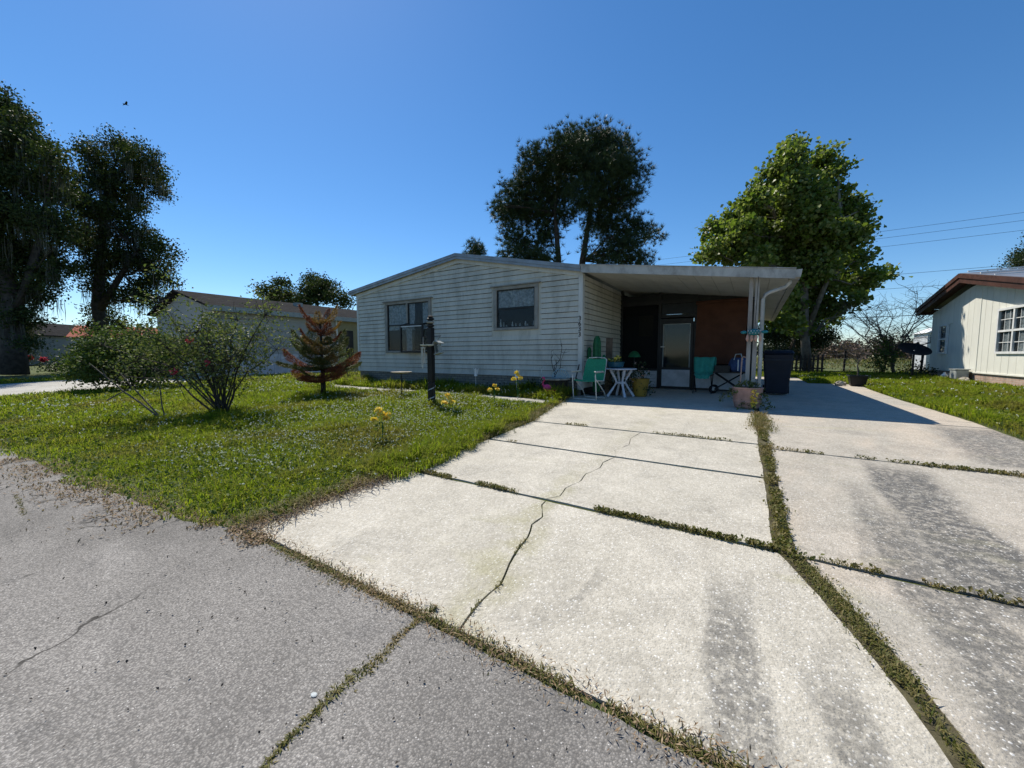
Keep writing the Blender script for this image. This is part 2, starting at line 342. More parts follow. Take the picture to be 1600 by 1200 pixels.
def solo(mb, name, mat, label, cat, group=None, **kw): return tag(mb.build(name, mat, None, **kw), label, cat, group)
def copy_tree(o, parent=None):
    c = o.copy(); COL.objects.link(c); c.parent = parent
    for ch in list(o.children): copy_tree(ch, c)
    return c

def unit(n):
    v = R.normal(size=(n, 3)); return v/np.linalg.norm(v, axis=1, keepdims=True)
def leaves(C, size, up=.3, asp=.6, fold=.25, droop=0):
    """one folded kite-shaped leaf for each centre in C"""
    n = len(C); d = unit(n); d[:, 2] -= droop; d /= np.linalg.norm(d, axis=1, keepdims=True)
    nr = unit(n); nr[:, 2] += up; sd_ = np.cross(d, nr); sd_ /= np.linalg.norm(sd_, axis=1, keepdims=True)+1e-9
    nn = np.cross(sd_, d); L = (size*R.uniform(.65, 1.35, n))[:, None]
    a = C-d*L*.5; t = C+d*L*.5; m = C+d*L*.02
    l = m+sd_*L*asp*.5+nn*L*fold*.5; r = m-sd_*L*asp*.5+nn*L*fold*.5
    V = np.stack([a, l, t, r], 1).reshape(-1, 3); k = np.arange(n)[:, None]*4
    F = np.concatenate([k+np.array([[0, 1, 2]]), k+np.array([[0, 2, 3]])]); return V, F
def bigleaves(C, size):
    """broad five-point leaf, folded at the midrib"""
    n = len(C); d = unit(n); d[:, 2] -= .5; d /= np.linalg.norm(d, axis=1, keepdims=True)
    nr = unit(n)*.8; nr[:, 2] += .6; sd_ = np.cross(d, nr); sd_ /= np.linalg.norm(sd_, axis=1, keepdims=True)+1e-9
    nn = np.cross(sd_, d); L = (size*R.uniform(.6, 1.3, n))[:, None]
    P = [(-.5, 0, 0), (-.25, .42, .12), (.12, .5, .16), (.2, .28, .06), (.55, 0, 0), (.2, -.28, .06), (.12, -.5, .16), (-.25, -.42, .12)]
    V = np.stack([C+d*L*p[0]+sd_*L*p[1]+nn*L*p[2] for p in P], 1).reshape(-1, 3); k = np.arange(n)[:, None]*8
    F = np.concatenate([k+np.array([f]) for f in ((0, 1, 2, 3), (0, 3, 4, 5), (0, 5, 6, 7))]); return V, F
def needles(C, D, L, n, w):
    """spray of n needles around each tuft centre C pointing along D"""
    m = len(C); P = np.repeat(C, n, 0); d = unit(m*n)*.75+np.repeat(D, n, 0); d /= np.linalg.norm(d, axis=1, keepdims=True)
    s_ = np.cross(d, unit(m*n)); s_ /= np.linalg.norm(s_, axis=1, keepdims=True)+1e-9; l = (L*R.uniform(.6, 1.2, m*n))[:, None]
    V = np.stack([P-s_*w, P+s_*w, P+d*l], 1).reshape(-1, 3); F = np.arange(m*n*3).reshape(-1, 3); return V, F
def blades(P, L, w, lean, head=None):
    """grass blades: P roots (n,3), lengths L, widths w, lean amount"""
    n = len(P); a = R.uniform(0, 6.283, n) if head is None else head
    h = np.stack([np.cos(a), np.sin(a), np.zeros(n)], 1); s_ = np.stack([-np.sin(a), np.cos(a), np.zeros(n)], 1)
    s_ = s_*R.uniform(.5, 1, (n, 1)) + h*R.uniform(-.5, .5, (n, 1))
    L = L[:, None]; w = w[:, None]; le = (lean*R.uniform(.3, 1.6, n))[:, None]; zz = np.array([[0, 0, 1.]])
    mid = P+h*L*.28*le+zz*L*.55; tip = P+h*L*le+zz*L*np.clip(1.05-.55*le, .12, 1)
    V = np.stack([P-s_*w*.8, P+s_*w*.8, mid+s_*w, mid-s_*w, tip], 1).reshape(-1, 3); k = np.arange(n)[:, None]*5
    return V, k+np.array([[0, 1, 2, 3]]), k+np.array([[3, 2, 4]])

# value noise for scattering decisions
_T = R.random((64, 64))
def vn(x, y, sc):
    x = np.asarray(x)*sc+500; y = np.asarray(y)*sc+500; i = np.floor(x).astype(int); j = np.floor(y).astype(int); u = x-i; v = y-j
    u = u*u*(3-2*u); v = v*v*(3-2*v); g = lambda a, b: _T[a % 64, b % 64]
    return (g(i, j)*(1-u)+g(i+1, j)*u)*(1-v)+(g(i, j+1)*(1-u)+g(i+1, j+1)*u)*v
def fbm(x, y, sc): return (vn(x, y, sc)*.5+vn(x, y, sc*2.1)*.3+vn(x, y, sc*4.3)*.2)
Y0, Y1, FLOOR = 1.22, 7.9, .27
def gz(y): return np.clip((np.asarray(y)-Y0)*FLOOR/(Y1-Y0), 0, FLOOR)
def inpoly(x, y, poly):
    c = np.zeros(len(x), bool); n = len(poly)
    for i in range(n):
        x0, y0 = poly[i]; x1, y1 = poly[(i+1) % n]
        k = ((y0 > y) != (y1 > y)) & (x < (x1-x0)*(y-y0)/(y1-y0+1e-12)+x0); c ^= k
    return c
CX, CY = math.cos(rad(32)), math.sin(rad(32))
def at(side, dist, z=0): return Vector((side*CX-dist*CY, side*CY+dist*CX, z))   # metres to the side and ahead of the road viewpoint

# ================================================================== SETTING
# ground sheet: road level, then rising gently to the house pads and level beyond
ys = [-700, -40, -8, Y0, 2.5, 4, 5.5, 6.8, Y1, 9, 14, 22, 40, 90, 250, 900]; xs = [-900, -200, -80, -40, -30, -24, -18, -12, -6, -3, 0, 3, 6, 12, 30, 80, 300, 900]
V = [(x, y, float(gz(y))-.022) for y in ys for x in xs]; nx = len(xs)
F = [(j*nx+i, j*nx+i+1, (j+1)*nx+i+1, (j+1)*nx+i) for j in range(len(ys)-1) for i in range(nx-1)]
tag(MB().add(V, F).build('ground', 'soil'), kind='structure')

ROAD_EDGE = [(-60, .1), (-30, .25), (-14, .45), (-8.2, .66), (-6.1, .82), (-4.6, .93), (-3.5, 1.05), (-3.0, 1.19), (12, 1.19), (60, 1.19)]
def road_edge(x): return np.interp(x, [p[0] for p in ROAD_EDGE], [p[1] for p in ROAD_EDGE])
mb = MB(); xx = np.concatenate([np.linspace(-60, -12, 30), np.linspace(-11.8, 6, 240), np.linspace(6.3, 60, 30)])
ey = road_edge(xx) + (fbm(xx, xx*0, 2.3)-.5)*.10*(xx < -2.9) + (vn(xx, xx*0+3, 9)-.5)*.02
CR = [(-1.10, .38), (-1.17, .52), (-1.20, .66), (-1.225, .80), (-1.20, .92), (-1.235, 1.05), (-1.24, 1.30)]   # weed-filled crack across the road edge
top = [(x, y, 0.0) for x, y in zip(xx, ey)]; n = len(xx)
mb.add(top+[(x, -7.0, 0.0) for x in xx]+[(x, y, -.08) for x, y in zip(xx, ey)], [(i, i+n, i+n+1, i+1) for i in range(n-1)]+[(i, i+1, i+1+2*n, i+2*n) for i in range(n-1)])
tag(mb.build('road', 'asphalt'), kind='structure')

def slab(name, poly, mat, parent, zf=None, jit=.006, step=.07, thick=.11, edge=.012):
    """a cast slab from an outline, worn edges"""
    P = []
    for i in range(len(poly)):
        a = Vector(poly[i]); b = Vector(poly[(i+1) % len(poly)]); k = max(1, int((b-a).length/step)); nrm = Vector((-(b-a).y, (b-a).x)).normalized()
        for j in range(k):
            q = a+(b-a)*(j/k); w = (float(fbm(q.x*3+i*7, q.y*3, 2.0))-.5)*jit*4
            P.append(q+nrm*w if j else q)
    bm = bmesh.new(); zt = zf or (lambda y: float(gz(y)))
    f = bm.faces.new([bm.verts.new((p.x, p.y, zt(p.y))) for p in P]); bm.normal_update()
    if f.normal.z < 0: f.normal_flip()
    rim = list(f.verts)
    bmesh.ops.inset_region(bm, faces=[f], thickness=edge, depth=0)
    for v in rim: v.co.z -= edge*.7
    es = [e for e in bm.edges if e.is_boundary]
    g = bmesh.ops.extrude_edge_only(bm, edges=es)
    for v in g['geom']:
        if isinstance(v, bmesh.types.BMVert): v.co.z -= thick
    bmesh.ops.triangulate(bm, faces=[f for f in bm.faces if len(f.verts) > 4])
    me = bpy.data.meshes.new(name); bm.to_mesh(me); bm.free()
    return link(name, me, mat, parent)
def structure_root(name):
    o = bpy.data.objects.new(name, None); COL.objects.link(o); tag(o, kind='structure'); BASE[o] = Vector(); return o
drv = structure_root('driveway')
ck0 = [(-1.05, 1.24), (-1.08, 1.42), (-1.07, 1.60), (-1.13, 1.78), (-1.17, 1.95), (-1.19, 2.10), (-1.25, 2.26), (-1.24, 2.40), (-1.34, 2.58), (-1.345, 2.655)]
ck1 = [(-1.36, 2.70), (-1.29, 2.80), (-1.32, 2.98), (-1.27, 3.20), (-1.30, 3.40), (-1.24, 3.62), (-1.27, 3.80), (-1.22, 4.025)]
ck2 = [(-1.22, 4.075), (-1.30, 4.3), (-1.22, 4.6), (-1.28, 4.9), (-1.25, 5.285)]
def off(c, d): return [(x+d, y) for x, y in c]
G_ = .006
slab('slab', [(-3.02, 1.24)]+off(ck0, -G_)+[(-2.86, 2.655)], 'conc_l', drv)
slab('slab', off(ck0, G_)[::-1]+[(.585, 1.24), (.54, 1.56), (.45, 1.93), (.32, 2.3), (.17, 2.655)], 'conc_l', drv)
slab('slab', [(-2.87, 2.70)]+off(ck1, -G_*.8)+[(-2.88, 4.025)], 'conc_l', drv)
slab('slab', off(ck1, G_*.8)[::-1]+[(.15, 2.70), (.125, 4.025)], 'conc_l', drv)
slab('slab', [(-2.88, 4.075)]+off(ck2, -G_*.4)+[(-2.92, 5.285)], 'conc_l', drv)
slab('slab', off(ck2, G_*.4)[::-1]+[(.125, 4.075), (.09, 5.285)], 'conc_l', drv)
slab('slab', [(-2.93, 5.33), (.09, 5.33), (.05, 7.88), (-3.45, 7.88), (-3.25, 6.9)], 'conc_l', drv)
slab('slab', [(-3.45, 7.905), (.05, 7.905), (.04, 8.9), (.04, 12.2), (-3.40, 12.2), (-3.40, 8.36), (-3.5, 8.2)], 'conc_l', drv)
slab('slab', [(.68, 1.24), (2.9, 1.24), (2.8, 2.635), (.30, 2.655), (.43, 2.3), (.55, 1.93), (.63, 1.56)], 'conc_r', drv)
slab('slab', [(.255, 2.69), (2.78, 2.67), (2.72, 5.10), (.20, 5.13)], 'conc_r', drv)
slab('slab', [(.20, 5.165), (2.72, 5.135), (2.66, 7.50), (.14, 7.53)], 'conc_r', drv)
slab('slab', [(.14, 7.56), (2.66, 7.53), (2.655, 7.885), (.13, 7.885)], 'conc_r', drv)
slab('slab', [(.13, 7.905), (2.655, 7.905), (2.66, 11.4), (.11, 11.4)], 'conc_r', drv)
slab('slab', [(.11, 11.43), (2.66, 11.43), (2.75, 14.2), (2.9, 16.2), (.11, 16.2)], 'conc_r', drv)
slab('slab', [(.11, 16.23), (1.6, 16.23), (1.6, 20), (.11, 20)], 'conc_r', drv)
def joint_soil(pts, w):
    V = []; n = len(pts)
    for x, y in pts: V += [(x-w, y, float(gz(y))-.012), (x+w, y, float(gz(y))-.012)]
    o = MB().add(V, [(2*i, 2*i+1, 2*i+3, 2*i+2) for i in range(n-1)]).build('joint_soil', 'joint_dirt', drv)
s = NT('joint dirt'); p = s.pos(); s.color(s.mix(s.rng(s.noise(p, 9, 5, .7), .35, .65), (.05, .042, .024), (.095, .085, .045))).rough(1); s.bump(s.noise(p, 60, 4), .8, .01); M['joint_dirt'] = s.m
joint_soil([(.64, 1.1), (.58, 1.57), (.50, 1.94), (.385, 2.31), (.235, 2.67), (.20, 2.8), (.16, 5.2), (.11, 7.4), (.09, 8.0)], .075)
wk = structure_root('front_path')
xw = [-11.5, -10.3, -9.1, -7.9, -6.7, -5.5, -4.5, -3.5]
for a, b in zip(xw[:-1], xw[1:]):
    yc = lambda x: 6.95+.12*math.sin(x*.8)+.25*(-x-3.5)/8
    slab('paving_slab', [(a+.012, yc(a)-.21), (b-.012, yc(b)-.21), (b-.012, yc(b)+.21), (a+.012, yc(a)+.21)], 'conc_walk', wk, lambda y: float(gz(y))+.035)
nd = structure_root('neighbour_driveway')
slab('slab', [(-25.5, 1.1), (-17.9, 1.1), (-18.2, 5.2), (-25.5, 5.2)], 'conc_n', nd, lambda y: float(gz(y))+.012, step=.3)
slab('slab', [(-23.5, 5.23), (-18.2, 5.23), (-18.0, 7.86), (-23.5, 7.86)], 'conc_n', nd, lambda y: float(gz(y))+.012, step=.3)
slab('slab', [(-19.6, 7.9), (-18.0, 7.9), (-17.9, 15), (-19.6, 15)], 'conc_n', nd, lambda y: float(gz(y))+.012, step=.3)

# ================================================================== MAIN HOME
XL, XR, YF, YB, RX = -11.40, -3.36, 8.40, 19.0, -6.99
def ztop(x): return 3.18+(x-XL)*(3.80-3.18)/(RX-XL) if x < RX else 3.80+(x-RX)*(3.06-3.80)/(XR-RX)
home = thing('mobile_home', 'long grey-white sided mobile home with low gable end and attached carport', 'house', ((XL+XR)/2, YF, FLOOR))
def solid_poly(poly, y0, y1):
    n = len(poly); return MB().add([(x, y0, z) for x, z in poly]+[(x, y1, z) for x, z in poly],
        [tuple(range(n)), tuple(range(n, 2*n))[::-1]]+[(i, i+n, (i+1) % n+n, (i+1) % n) for i in range(n)])
fw = solid_poly([(XL+.02, .5), (XR-.02, .5), (XR-.02, 3.04), (RX, 3.78), (XL+.02, 3.16)], YF+.03, YF+.12).build('front_wall', 'wood_dark', home)
WIN = [(-10.0, -8.02, 1.27, 2.86), (-5.80, -4.48, 1.84, 2.95)]     # openings in the front wall
def xr_at(z):   # extent of the gable wall at height z
    a = XL if z <= ztop(XL) else XL+(z-3.18)*(RX-XL)/(3.80-3.18)
    b = XR if z <= ztop(XR) else XR-(z-3.06)*(XR-RX)/(3.80-3.06)
    return a, b
z = .70; STEP = .125
while z < 3.76:
    z1 = z+STEP; a0, b0 = xr_at(z); a1, b1 = xr_at(min(z1, 3.795))
    if b1 < a1: a1 = b1 = (a1+b1)/2
    cuts = [(a, b) for a, b, c, d in WIN if z < d+.04 and z1 > c-.02]
    seg = [[a0+.03, a1+.03, None, None]]; spans = []; cur = (a0+.02, a1+.02)
    for a, b in sorted(cuts): spans.append((cur, (a-.06, a-.06))); cur = (b+.06, b+.06)
    spans.append((cur, (b0-.02, b1-.02)))
    if not cuts and b0-a0 > 5: # courses are made of two lengths that lap
        j = a0+(b0-a0)*random.uniform(.3, .7); spans = [((a0+.02, a1+.02), (j, j)), ((j+.002, j+.002), (b0-.02, b1-.02))]
    for (l0, l1), (r0, r1) in spans:
        if r0-l0 < .03: continue
        dz = random.uniform(-.003, .003); q = random.uniform(-.0025, .0025)
        zl = z+.011+dz; MB().hexa([(l0, YF-.024+q, zl), (r0, YF-.024+q, zl), (r0, YF+.012, zl), (l0, YF+.012, zl), (l1, YF-.002+q, z1), (r1, YF-.002+q, z1), (r1, YF+.012, z1), (l1, YF+.012, z1)]).build('siding_board', 'siding', fw)
    z += STEP
# carport side wall and far side wall
sw = MB().box(XR-.11, XR-.03, YF+.13, YB, .30, 3.03).build('side_wall', 'wood_dark', home)
z = .42
while z < 3.0:
    z1 = min(z+STEP, 3.04); q = random.uniform(-.002, .002)
    zl = z+.011; MB().hexa([(XR-.012, YF+.0, zl), (XR+.022+q, YF+.0, zl), (XR+.022+q, 11.4, zl), (XR-.012, 11.4, zl), (XR-.012, YF, z1), (XR+.002+q, YF, z1), (XR+.002+q, 11.4, z1), (XR-.012, 11.4, z1)]).build('siding_board', 'siding', sw)
    z += STEP
MB().box(XL+.03, XL+.12, YF+.13, YB, .5, 3.14).build('side_wall', 'siding', home)
MB().box(XL, XR, YB, YB+.1, .27, 3.0).build('back_wall', 'siding', home)
# skirting, corner trims
MB().box(XL+.03, XR-.03, YF+.005, YF+.06, .1, .70).build('skirting', 'skirt', home)
MB().box(XL+.03, XL+.08, YF+.07, YB, .1, .68).build('skirting', 'skirt', home)
MB().box(XL-.01, XR+.02, YF-.028, YF+.01, .675, .708).build('starter_strip', 'siding_trim', home)
ct = MB().box(XR-.075, XR+.028, YF-.035, YF-.005, .40, 3.05).box(XR-.002, XR+.028, YF-.005, YF+.09, .40, 3.05).build('corner_trim', 'siding_trim', home)
MB().box(XL-.02, XL+.07, YF-.032, YF+.02, .70, 3.16).build('corner_trim', 'siding_trim', home)
# roof: two planes with thickness, grey edging, light frieze below
OV = .13; yf = YF-OV
def roof_plane(xa, za, xb, zb, t=.06):
    return MB().hexa([(xa, yf+.02, za-t), (xb, yf+.02, zb-t), (xb, YB+.3, zb-t), (xa, YB+.3, za-t), (xa, yf+.02, za), (xb, yf+.02, zb), (xb, YB+.3, zb), (xa, YB+.3, za)])
roof_plane(-11.64, 3.345, RX, 3.965).build('roof_plane', 'roof_metal', home); roof_plane(RX, 3.965, XR-.0, 3.215).build('roof_plane', 'roof_metal', home)
def rake(xa, za, xb, zb, t0, t1, y0, y1): return MB().hexa([(xa, y0, za-t1), (xb, y0, zb-t1), (xb, y1, zb-t1), (xa, y1, za-t1), (xa, y0, za-t0), (xb, y0, zb-t0), (xb, y1, zb-t0), (xa, y1, za-t0)])
for xa, za, xb, zb in ((-11.66, 3.35, RX, 3.975), (RX+.001, 3.975, XR-.001, 3.225)):
    rake(xa, za, xb, zb, 0, .085, yf-.02, yf+.018).build('rake_edge', 'roof_metal', home)
    rake(xa, za, xb, zb, .087, .15, yf-.005, yf+.012).build('rake_edge', 'roof_metal', home)
    rake(max(xa, XL-.02), ztop(XL)+.06 if xa < RX-1 else 3.86, min(xb, XR+.02), 3.86 if xa < RX-1 else ztop(XR)+.06, .0, .13, YF-.04, YF-.006).build('frieze_board', 'siding_trim', home)
    rake(xa+.0, za, xb, zb, .09, .11, yf+.02, YF+.02).build('soffit', 'soffit', home)
MB().box(-11.72, -11.645, yf, YB+.3, 3.22, 3.33).build('gutter', 'roof_metal', home)
# windows
def curtain_mesh(x0, x1, z0, z1, y, waves, amp=.025):
    n = int(waves*8); V = []; 
    for i in range(n+1):
        x = x0+(x1-x0)*i/n; yy = y+amp*math.sin(i/8*6.283)*(.7+.3*math.sin(i*1.7)); V += [(x, yy, z0), (x, yy, z1)]
    return MB().add(V, [(2*i, 2*i+2, 2*i+3, 2*i+1) for i in range(n)])
def window(parent, x0, x1, z0, z1, cols, rail, trim='win_trim', tw=.10):
    w = MB().box(x0, x1, YF-.045, YF+.02, z1-tw*.8, z1).box(x0, x1, YF-.045, YF+.02, z0, z0+tw*.7).box(x0, x0+tw, YF-.045, YF+.02, z0+tw*.7, z1-tw*.8).box(x1-tw, x1, YF-.045, YF+.02, z0+tw*.7, z1-tw*.8).build('window', trim, parent, bevel=.006)
    MB().box(x0-.07, x1+.07, YF-.085, YF-.005, z1+.002, z1+.03).build('drip_cap', trim, w)
    a = x0+tw; b = x1-tw; wd = (b-a)/cols
    for i in range(cols):
        l = a+i*wd; r = l+wd
        if i: MB().box(l-.03, l+.03, YF-.043, YF+.018, z0+tw*.7, z1-tw*.8).build('mullion', trim, w)
        f = MB(); l += .03 if i else 0; r -= .03 if i < cols-1 else 0; zb = z0+tw*.7; zt = z1-tw*.8; zm = zb+(zt-zb)*rail
        f.box(l, l+.025, YF-.02, YF+.012, zb, zt).box(r-.025, r, YF-.02, YF+.012, zb, zt).box(l+.025, r-.025, YF-.02, YF+.012, zm-.018, zm+.018).box(l+.025, r-.025, YF-.02, YF+.012, zb, zb+.025).box(l+.025, r-.025, YF-.02, YF+.012, zt-.025, zt)
        f.build('frame', 'dark_frame', w)
        MB().box(l+.025, r-.025, YF-.002, YF+.003, zm+.018, zt-.025).build('pane', 'glass', w)
        MB().box(l+.025, r-.025, YF-.008, YF-.003, zb+.025, zm-.018).build('pane', 'glass', w)
    return w, a, b
for (x0, x1, z0, z1) in WIN:
    for (a, b, c, d) in ((x0-.07, x1+.07, z1-.02, z1+.15), (x0-.07, x1+.07, z0-.15, z0+.02), (x0-.07, x0+.02, z0+.02, z1-.02), (x1-.02, x1+.07, z0+.02, z1-.02)): MB().box(a, b, YF-.006, YF+.029, c, d).build('window_surround', 'siding', fw)
w1, a, b = window(home, *WIN[0], 2, .55); mid = (a+b)/2
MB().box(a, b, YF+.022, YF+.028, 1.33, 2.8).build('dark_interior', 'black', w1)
curtain_mesh(a+.03, mid-.05, 1.98, 2.76, YF+.014, 7, .006).build('curtain', 'curtain', w1)
curtain_mesh(mid+.05, mid+.30, 1.98, 2.76, YF+.014, 4, .006).build('curtain', 'curtain', w1)
curtain_mesh(mid+.62, b-.03, 1.98, 2.76, YF+.014, 3, .006).build('curtain', 'curtain', w1)
for q in (.34, .5): MB().lathe((mid+q, YF+.012, 1.99), [(.09, 0), (.075, .2), (.05, .42), (.02, .6)], 10, .08).build('ornament', 'dark_frame', w1)
# small greenhouse style window box projecting from the right half
gh = MB(); x0, x1, z0, z1, yy = mid+.02, b+.02, 1.30, 2.09, YF-.30
for A, B in (((x0, yy, z0), (x1, yy, z0)), ((x0, yy, z1), (x1, yy, z1)), ((x0, yy, z0), (x0, yy, z1)), ((x1, yy, z0), (x1, yy, z1)), ((x0, yy, z0), (x0, YF-.05, z0)), ((x1, yy, z0), (x1, YF-.05, z0)), ((x0, yy, z1), (x0, YF-.05, z1+.06)), ((x1, yy, z1), (x1, YF-.05, z1+.06))): gh.bar(A, B, .045)
gh.build('box_window_frame', 'dark_frame', w1); MB().box(x0+.03, x1-.03, yy-.004, yy+.004, z0+.03, z1-.03).build('box_window_pane', 'glass', w1)
MB().box(x0+.02, x1-.02, yy-.03, yy-.024, z1-.055, z1-.03).build('white_strip', 'white', w1)
curtain_mesh(x0+.16, x0+.38, z0+.04, z1-.06, yy+.08, 3, .02).build('curtain', 'curtain', w1)
w2, a, b = window(home, *WIN[1], 1, .50)
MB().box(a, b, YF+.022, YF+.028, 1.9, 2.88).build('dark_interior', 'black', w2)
curtain_mesh(a+.03, b-.03, 2.42, 2.86, YF+.014, 16, .006).build('curtain', 'curtain', w2)
for i in range(9):  # little figures on the inside sill
    x = a+.07+i*(b-a-.14)/8+random.uniform(-.04, .04); h = random.choice((.05, .08, .12, .2)); zz = 1.935
    MB().lathe((x, YF+.012, zz), [(.03, 0), (.022, h*.5), (.012, h*.7), (.02, h*.85), (.008, h)], 8, .2).build('ornament', 'grey_box' if i % 3 else 'curtain', w2)
# house number, one digit over the other on the corner trim
def text_mesh(t, size, name, depth=.004):
    cu = bpy.data.curves.new(name, 'FONT'); cu.body = t; cu.size = size; cu.extrude = depth; cu.align_x = 'CENTER'
    o = bpy.data.objects.new(name, cu); COL.objects.link(o); dg = bpy.context.evaluated_depsgraph_get()
    me = bpy.data.meshes.new_from_object(o.evaluated_get(dg)); bpy.data.objects.remove(o); return me
for i, ch in enumerate('3633'):
    o = link('number_digit', text_mesh(ch, .15, 'number_digit', .006), 'black', ct)
    o.rotation_euler = (rad(90), 0, 0); o.location = Vector((XR-.035, YF-.044, 1.995-i*.122))-BASE[home]

# carport roof
cx0, cx1, cyf = XR+.02, .56, yf-.02
def cz(x): return 3.20+(x-cx0)*(2.66-3.20)/(cx1-cx0)
pans = np.linspace(cx0, cx1-.03, 13)
for a, b in zip(pans[:-1], pans[1:]):
    MB().hexa([(a+.003, cyf+.05, cz(a)-.10), (b-.003, cyf+.05, cz(b)-.10), (b-.003, YB-.5, cz(b)-.10), (a+.003, YB-.5, cz(a)-.10), (a+.003, cyf+.05, cz(a)-.01), (b-.003, cyf+.05, cz(b)-.01), (b-.003, YB-.5, cz(b)-.01), (a+.003, YB-.5, cz(a)-.01)]).build('carport_pan', 'soffit', home)
rake(cx0-.005, cz(cx0)+.015, cx1, cz(cx1)+.015, 0, .165, cyf, cyf+.045).build('carport_fascia', 'fascia', home)
rake(cx0-.005, cz(cx0)+.03, cx1+.01, cz(cx1)+.03, 0, .013, cyf-.015, cyf+.08).build('carport_flashing', 'fascia', home)
g = MB().add([(cx1-.03, cyf+.046, cz(cx1)-.12), (cx1+.08, cyf+.046, cz(cx1)-.12), (cx1+.10, cyf+.046, cz(cx1)+.01), (cx1-.03, cyf+.046, cz(cx1)+.01), (cx1-.03, YB-.5, cz(cx1)-.12), (cx1+.08, YB-.5, cz(cx1)-.12), (cx1+.10, YB-.5, cz(cx1)+.01), (cx1-.03, YB-.5, cz(cx1)+.01)], [(0,1,2,3),(4,5,6,7),(0,1,5,4),(1,2,6,5),(2,3,7,6),(3,0,4,7)])
g.build('carport_gutter', 'fascia', home)
# twin posts and downpipe
py_ = 8.42
for dx in (-.075, .02):
    MB().box(dx-.034, dx+.034, py_-.035, py_+.035, FLOOR, cz(dx)-.105).build('carport_post', 'post', home, bevel=.006)
MB().tube([(.50, py_+.02, cz(.5)-.12), (.50, py_+.02, cz(.5)-.19), (.44, py_+.02, cz(.5)-.26), (.22, py_+.02, cz(.5)-.33), (.15, py_+.02, cz(.5)-.37), (.115, py_+.02, cz(.5)-.46), (.115, py_+.02, 1.2), (.115, py_+.02, FLOOR+.02)], .034, 8).build('downpipe', 'fascia', home, smooth=True)
for yy in (12.0, 15.0, 18.0): MB().box(-.04, .04, yy-.04, yy+.04, FLOOR, cz(0)-.105).build('carport_post', 'post', home)
MB().box(-.05, .05, 11.3, YB-.5, cz(0)-.26, cz(0)-.105).build('carport_beam', 'wood_dark', home)
# screened porch under the carport
PY = 11.46
sr = MB()
for x in (XR+.03, -2.26, -1.34, -.06): sr.box(x-.035, x+.035, PY-.035, PY+.035, FLOOR, cz(x)-.105)
sr.box(XR+.065, -.095, PY-.03, PY+.03, 2.62, 2.72).box(-2.225, -1.375, PY-.03, PY+.03, 2.24, 2.32).box(XR+.065, -2.295, PY-.03, PY+.03, .76, .82).box(-1.305, -.095, PY-.03, PY+.03, .76, .82)
porch = sr.build('porch_frame', 'dark_frame', home)
for x0, x1 in ((XR+.065, -2.295), (-1.305, -.095)):
    MB().box(x0, x1, PY-.012, PY+.012, FLOOR+.03, .758).build('kick_panel', 'white_dirty', porch)
    MB().box(x0, x1, PY-.004, PY, .82, 2.62).build('screen', 'screen', porch)
MB().box(XR+.065, -.095, PY+.031, PY+.035, 2.33, 2.9).build('dark_valance', 'black', porch)
for i in range(4): MB().box(-2.80, -2.34, PY-.02, PY-.013, .34+i*.1, .345+i*.1).build('panel_groove', 'dark_frame', porch)
for y0, y1 in ((11.5, 15.0), (15.05, 18.3)):
    MB().box(-.012, .012, y0, y1, .30, .9).build('kick_panel', 'white_dirty', porch)
    MB().box(-.004, .004, y0, y1, .9, 2.6).build('screen', 'screen', porch)
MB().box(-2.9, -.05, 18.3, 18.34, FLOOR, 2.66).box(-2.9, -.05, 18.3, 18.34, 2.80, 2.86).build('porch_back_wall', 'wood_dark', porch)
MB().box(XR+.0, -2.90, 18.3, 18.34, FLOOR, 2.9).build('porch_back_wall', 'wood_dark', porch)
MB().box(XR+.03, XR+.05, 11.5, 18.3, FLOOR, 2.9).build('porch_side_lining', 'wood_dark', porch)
MB().box(-2.85, -2.45, PY+.06, PY+.07, 1.75, 2.55).build('notice_card', 'tan_card', porch)
# storm door
dr = MB().box(-2.215, -2.15, PY-.06, PY-.037, FLOOR+.02, 2.2).box(-1.45, -1.385, PY-.06, PY-.037, FLOOR+.02, 2.2).box(-2.15, -1.45, PY-.06, PY-.037, 2.06, 2.2).box(-2.15, -1.45, PY-.06, PY-.037, .80, .87).box(-2.15, -1.45, PY-.06, PY-.037, FLOOR+.02, FLOOR+.07).build('storm_door', 'dark_frame', home)
MB().box(-2.15, -1.45, PY-.052, PY-.046, .87, 2.06).build('pane', 'glass_dark', dr)
MB().box(-2.16, -1.44, PY-.066, PY-.05, FLOOR+.07, .80).build('kick_panel', 'white_dirty', dr)
MB().box(-2.20, -2.10, PY-.10, PY-.061, 1.42, 1.45).build('handle', 'alu', dr)
MB().box(-2.15, -2.13, PY-.064, PY-.055, .87, 2.06).box(-1.47, -1.45, PY-.064, PY-.055, .87, 2.06).box(-2.13, -1.47, PY-.064, PY-.055, 2.04, 2.06).build('pane_bead', 'grey_box', dr)
# roll blind
bl = MB(); n = 20
V = []
for i in range(n+1):
    z_ = .97+(2.56-.97)*i/n; V += [(-1.30-.04*(1-i/n), PY-.09+.012*math.sin(i*.9), z_), (-.16+.02*math.sin(i*.5), PY-.09+.012*math.sin(i*.9), z_)]
bl.add(V, [(2*i, 2*i+1, 2*i+3, 2*i+2) for i in range(n)]).build('roll_blind', 'blind', home)
MB().tube([(-1.33, PY-.09, 2.58), (-.14, PY-.09, 2.60)], .045, 8).build('blind_roll', 'blind', home)

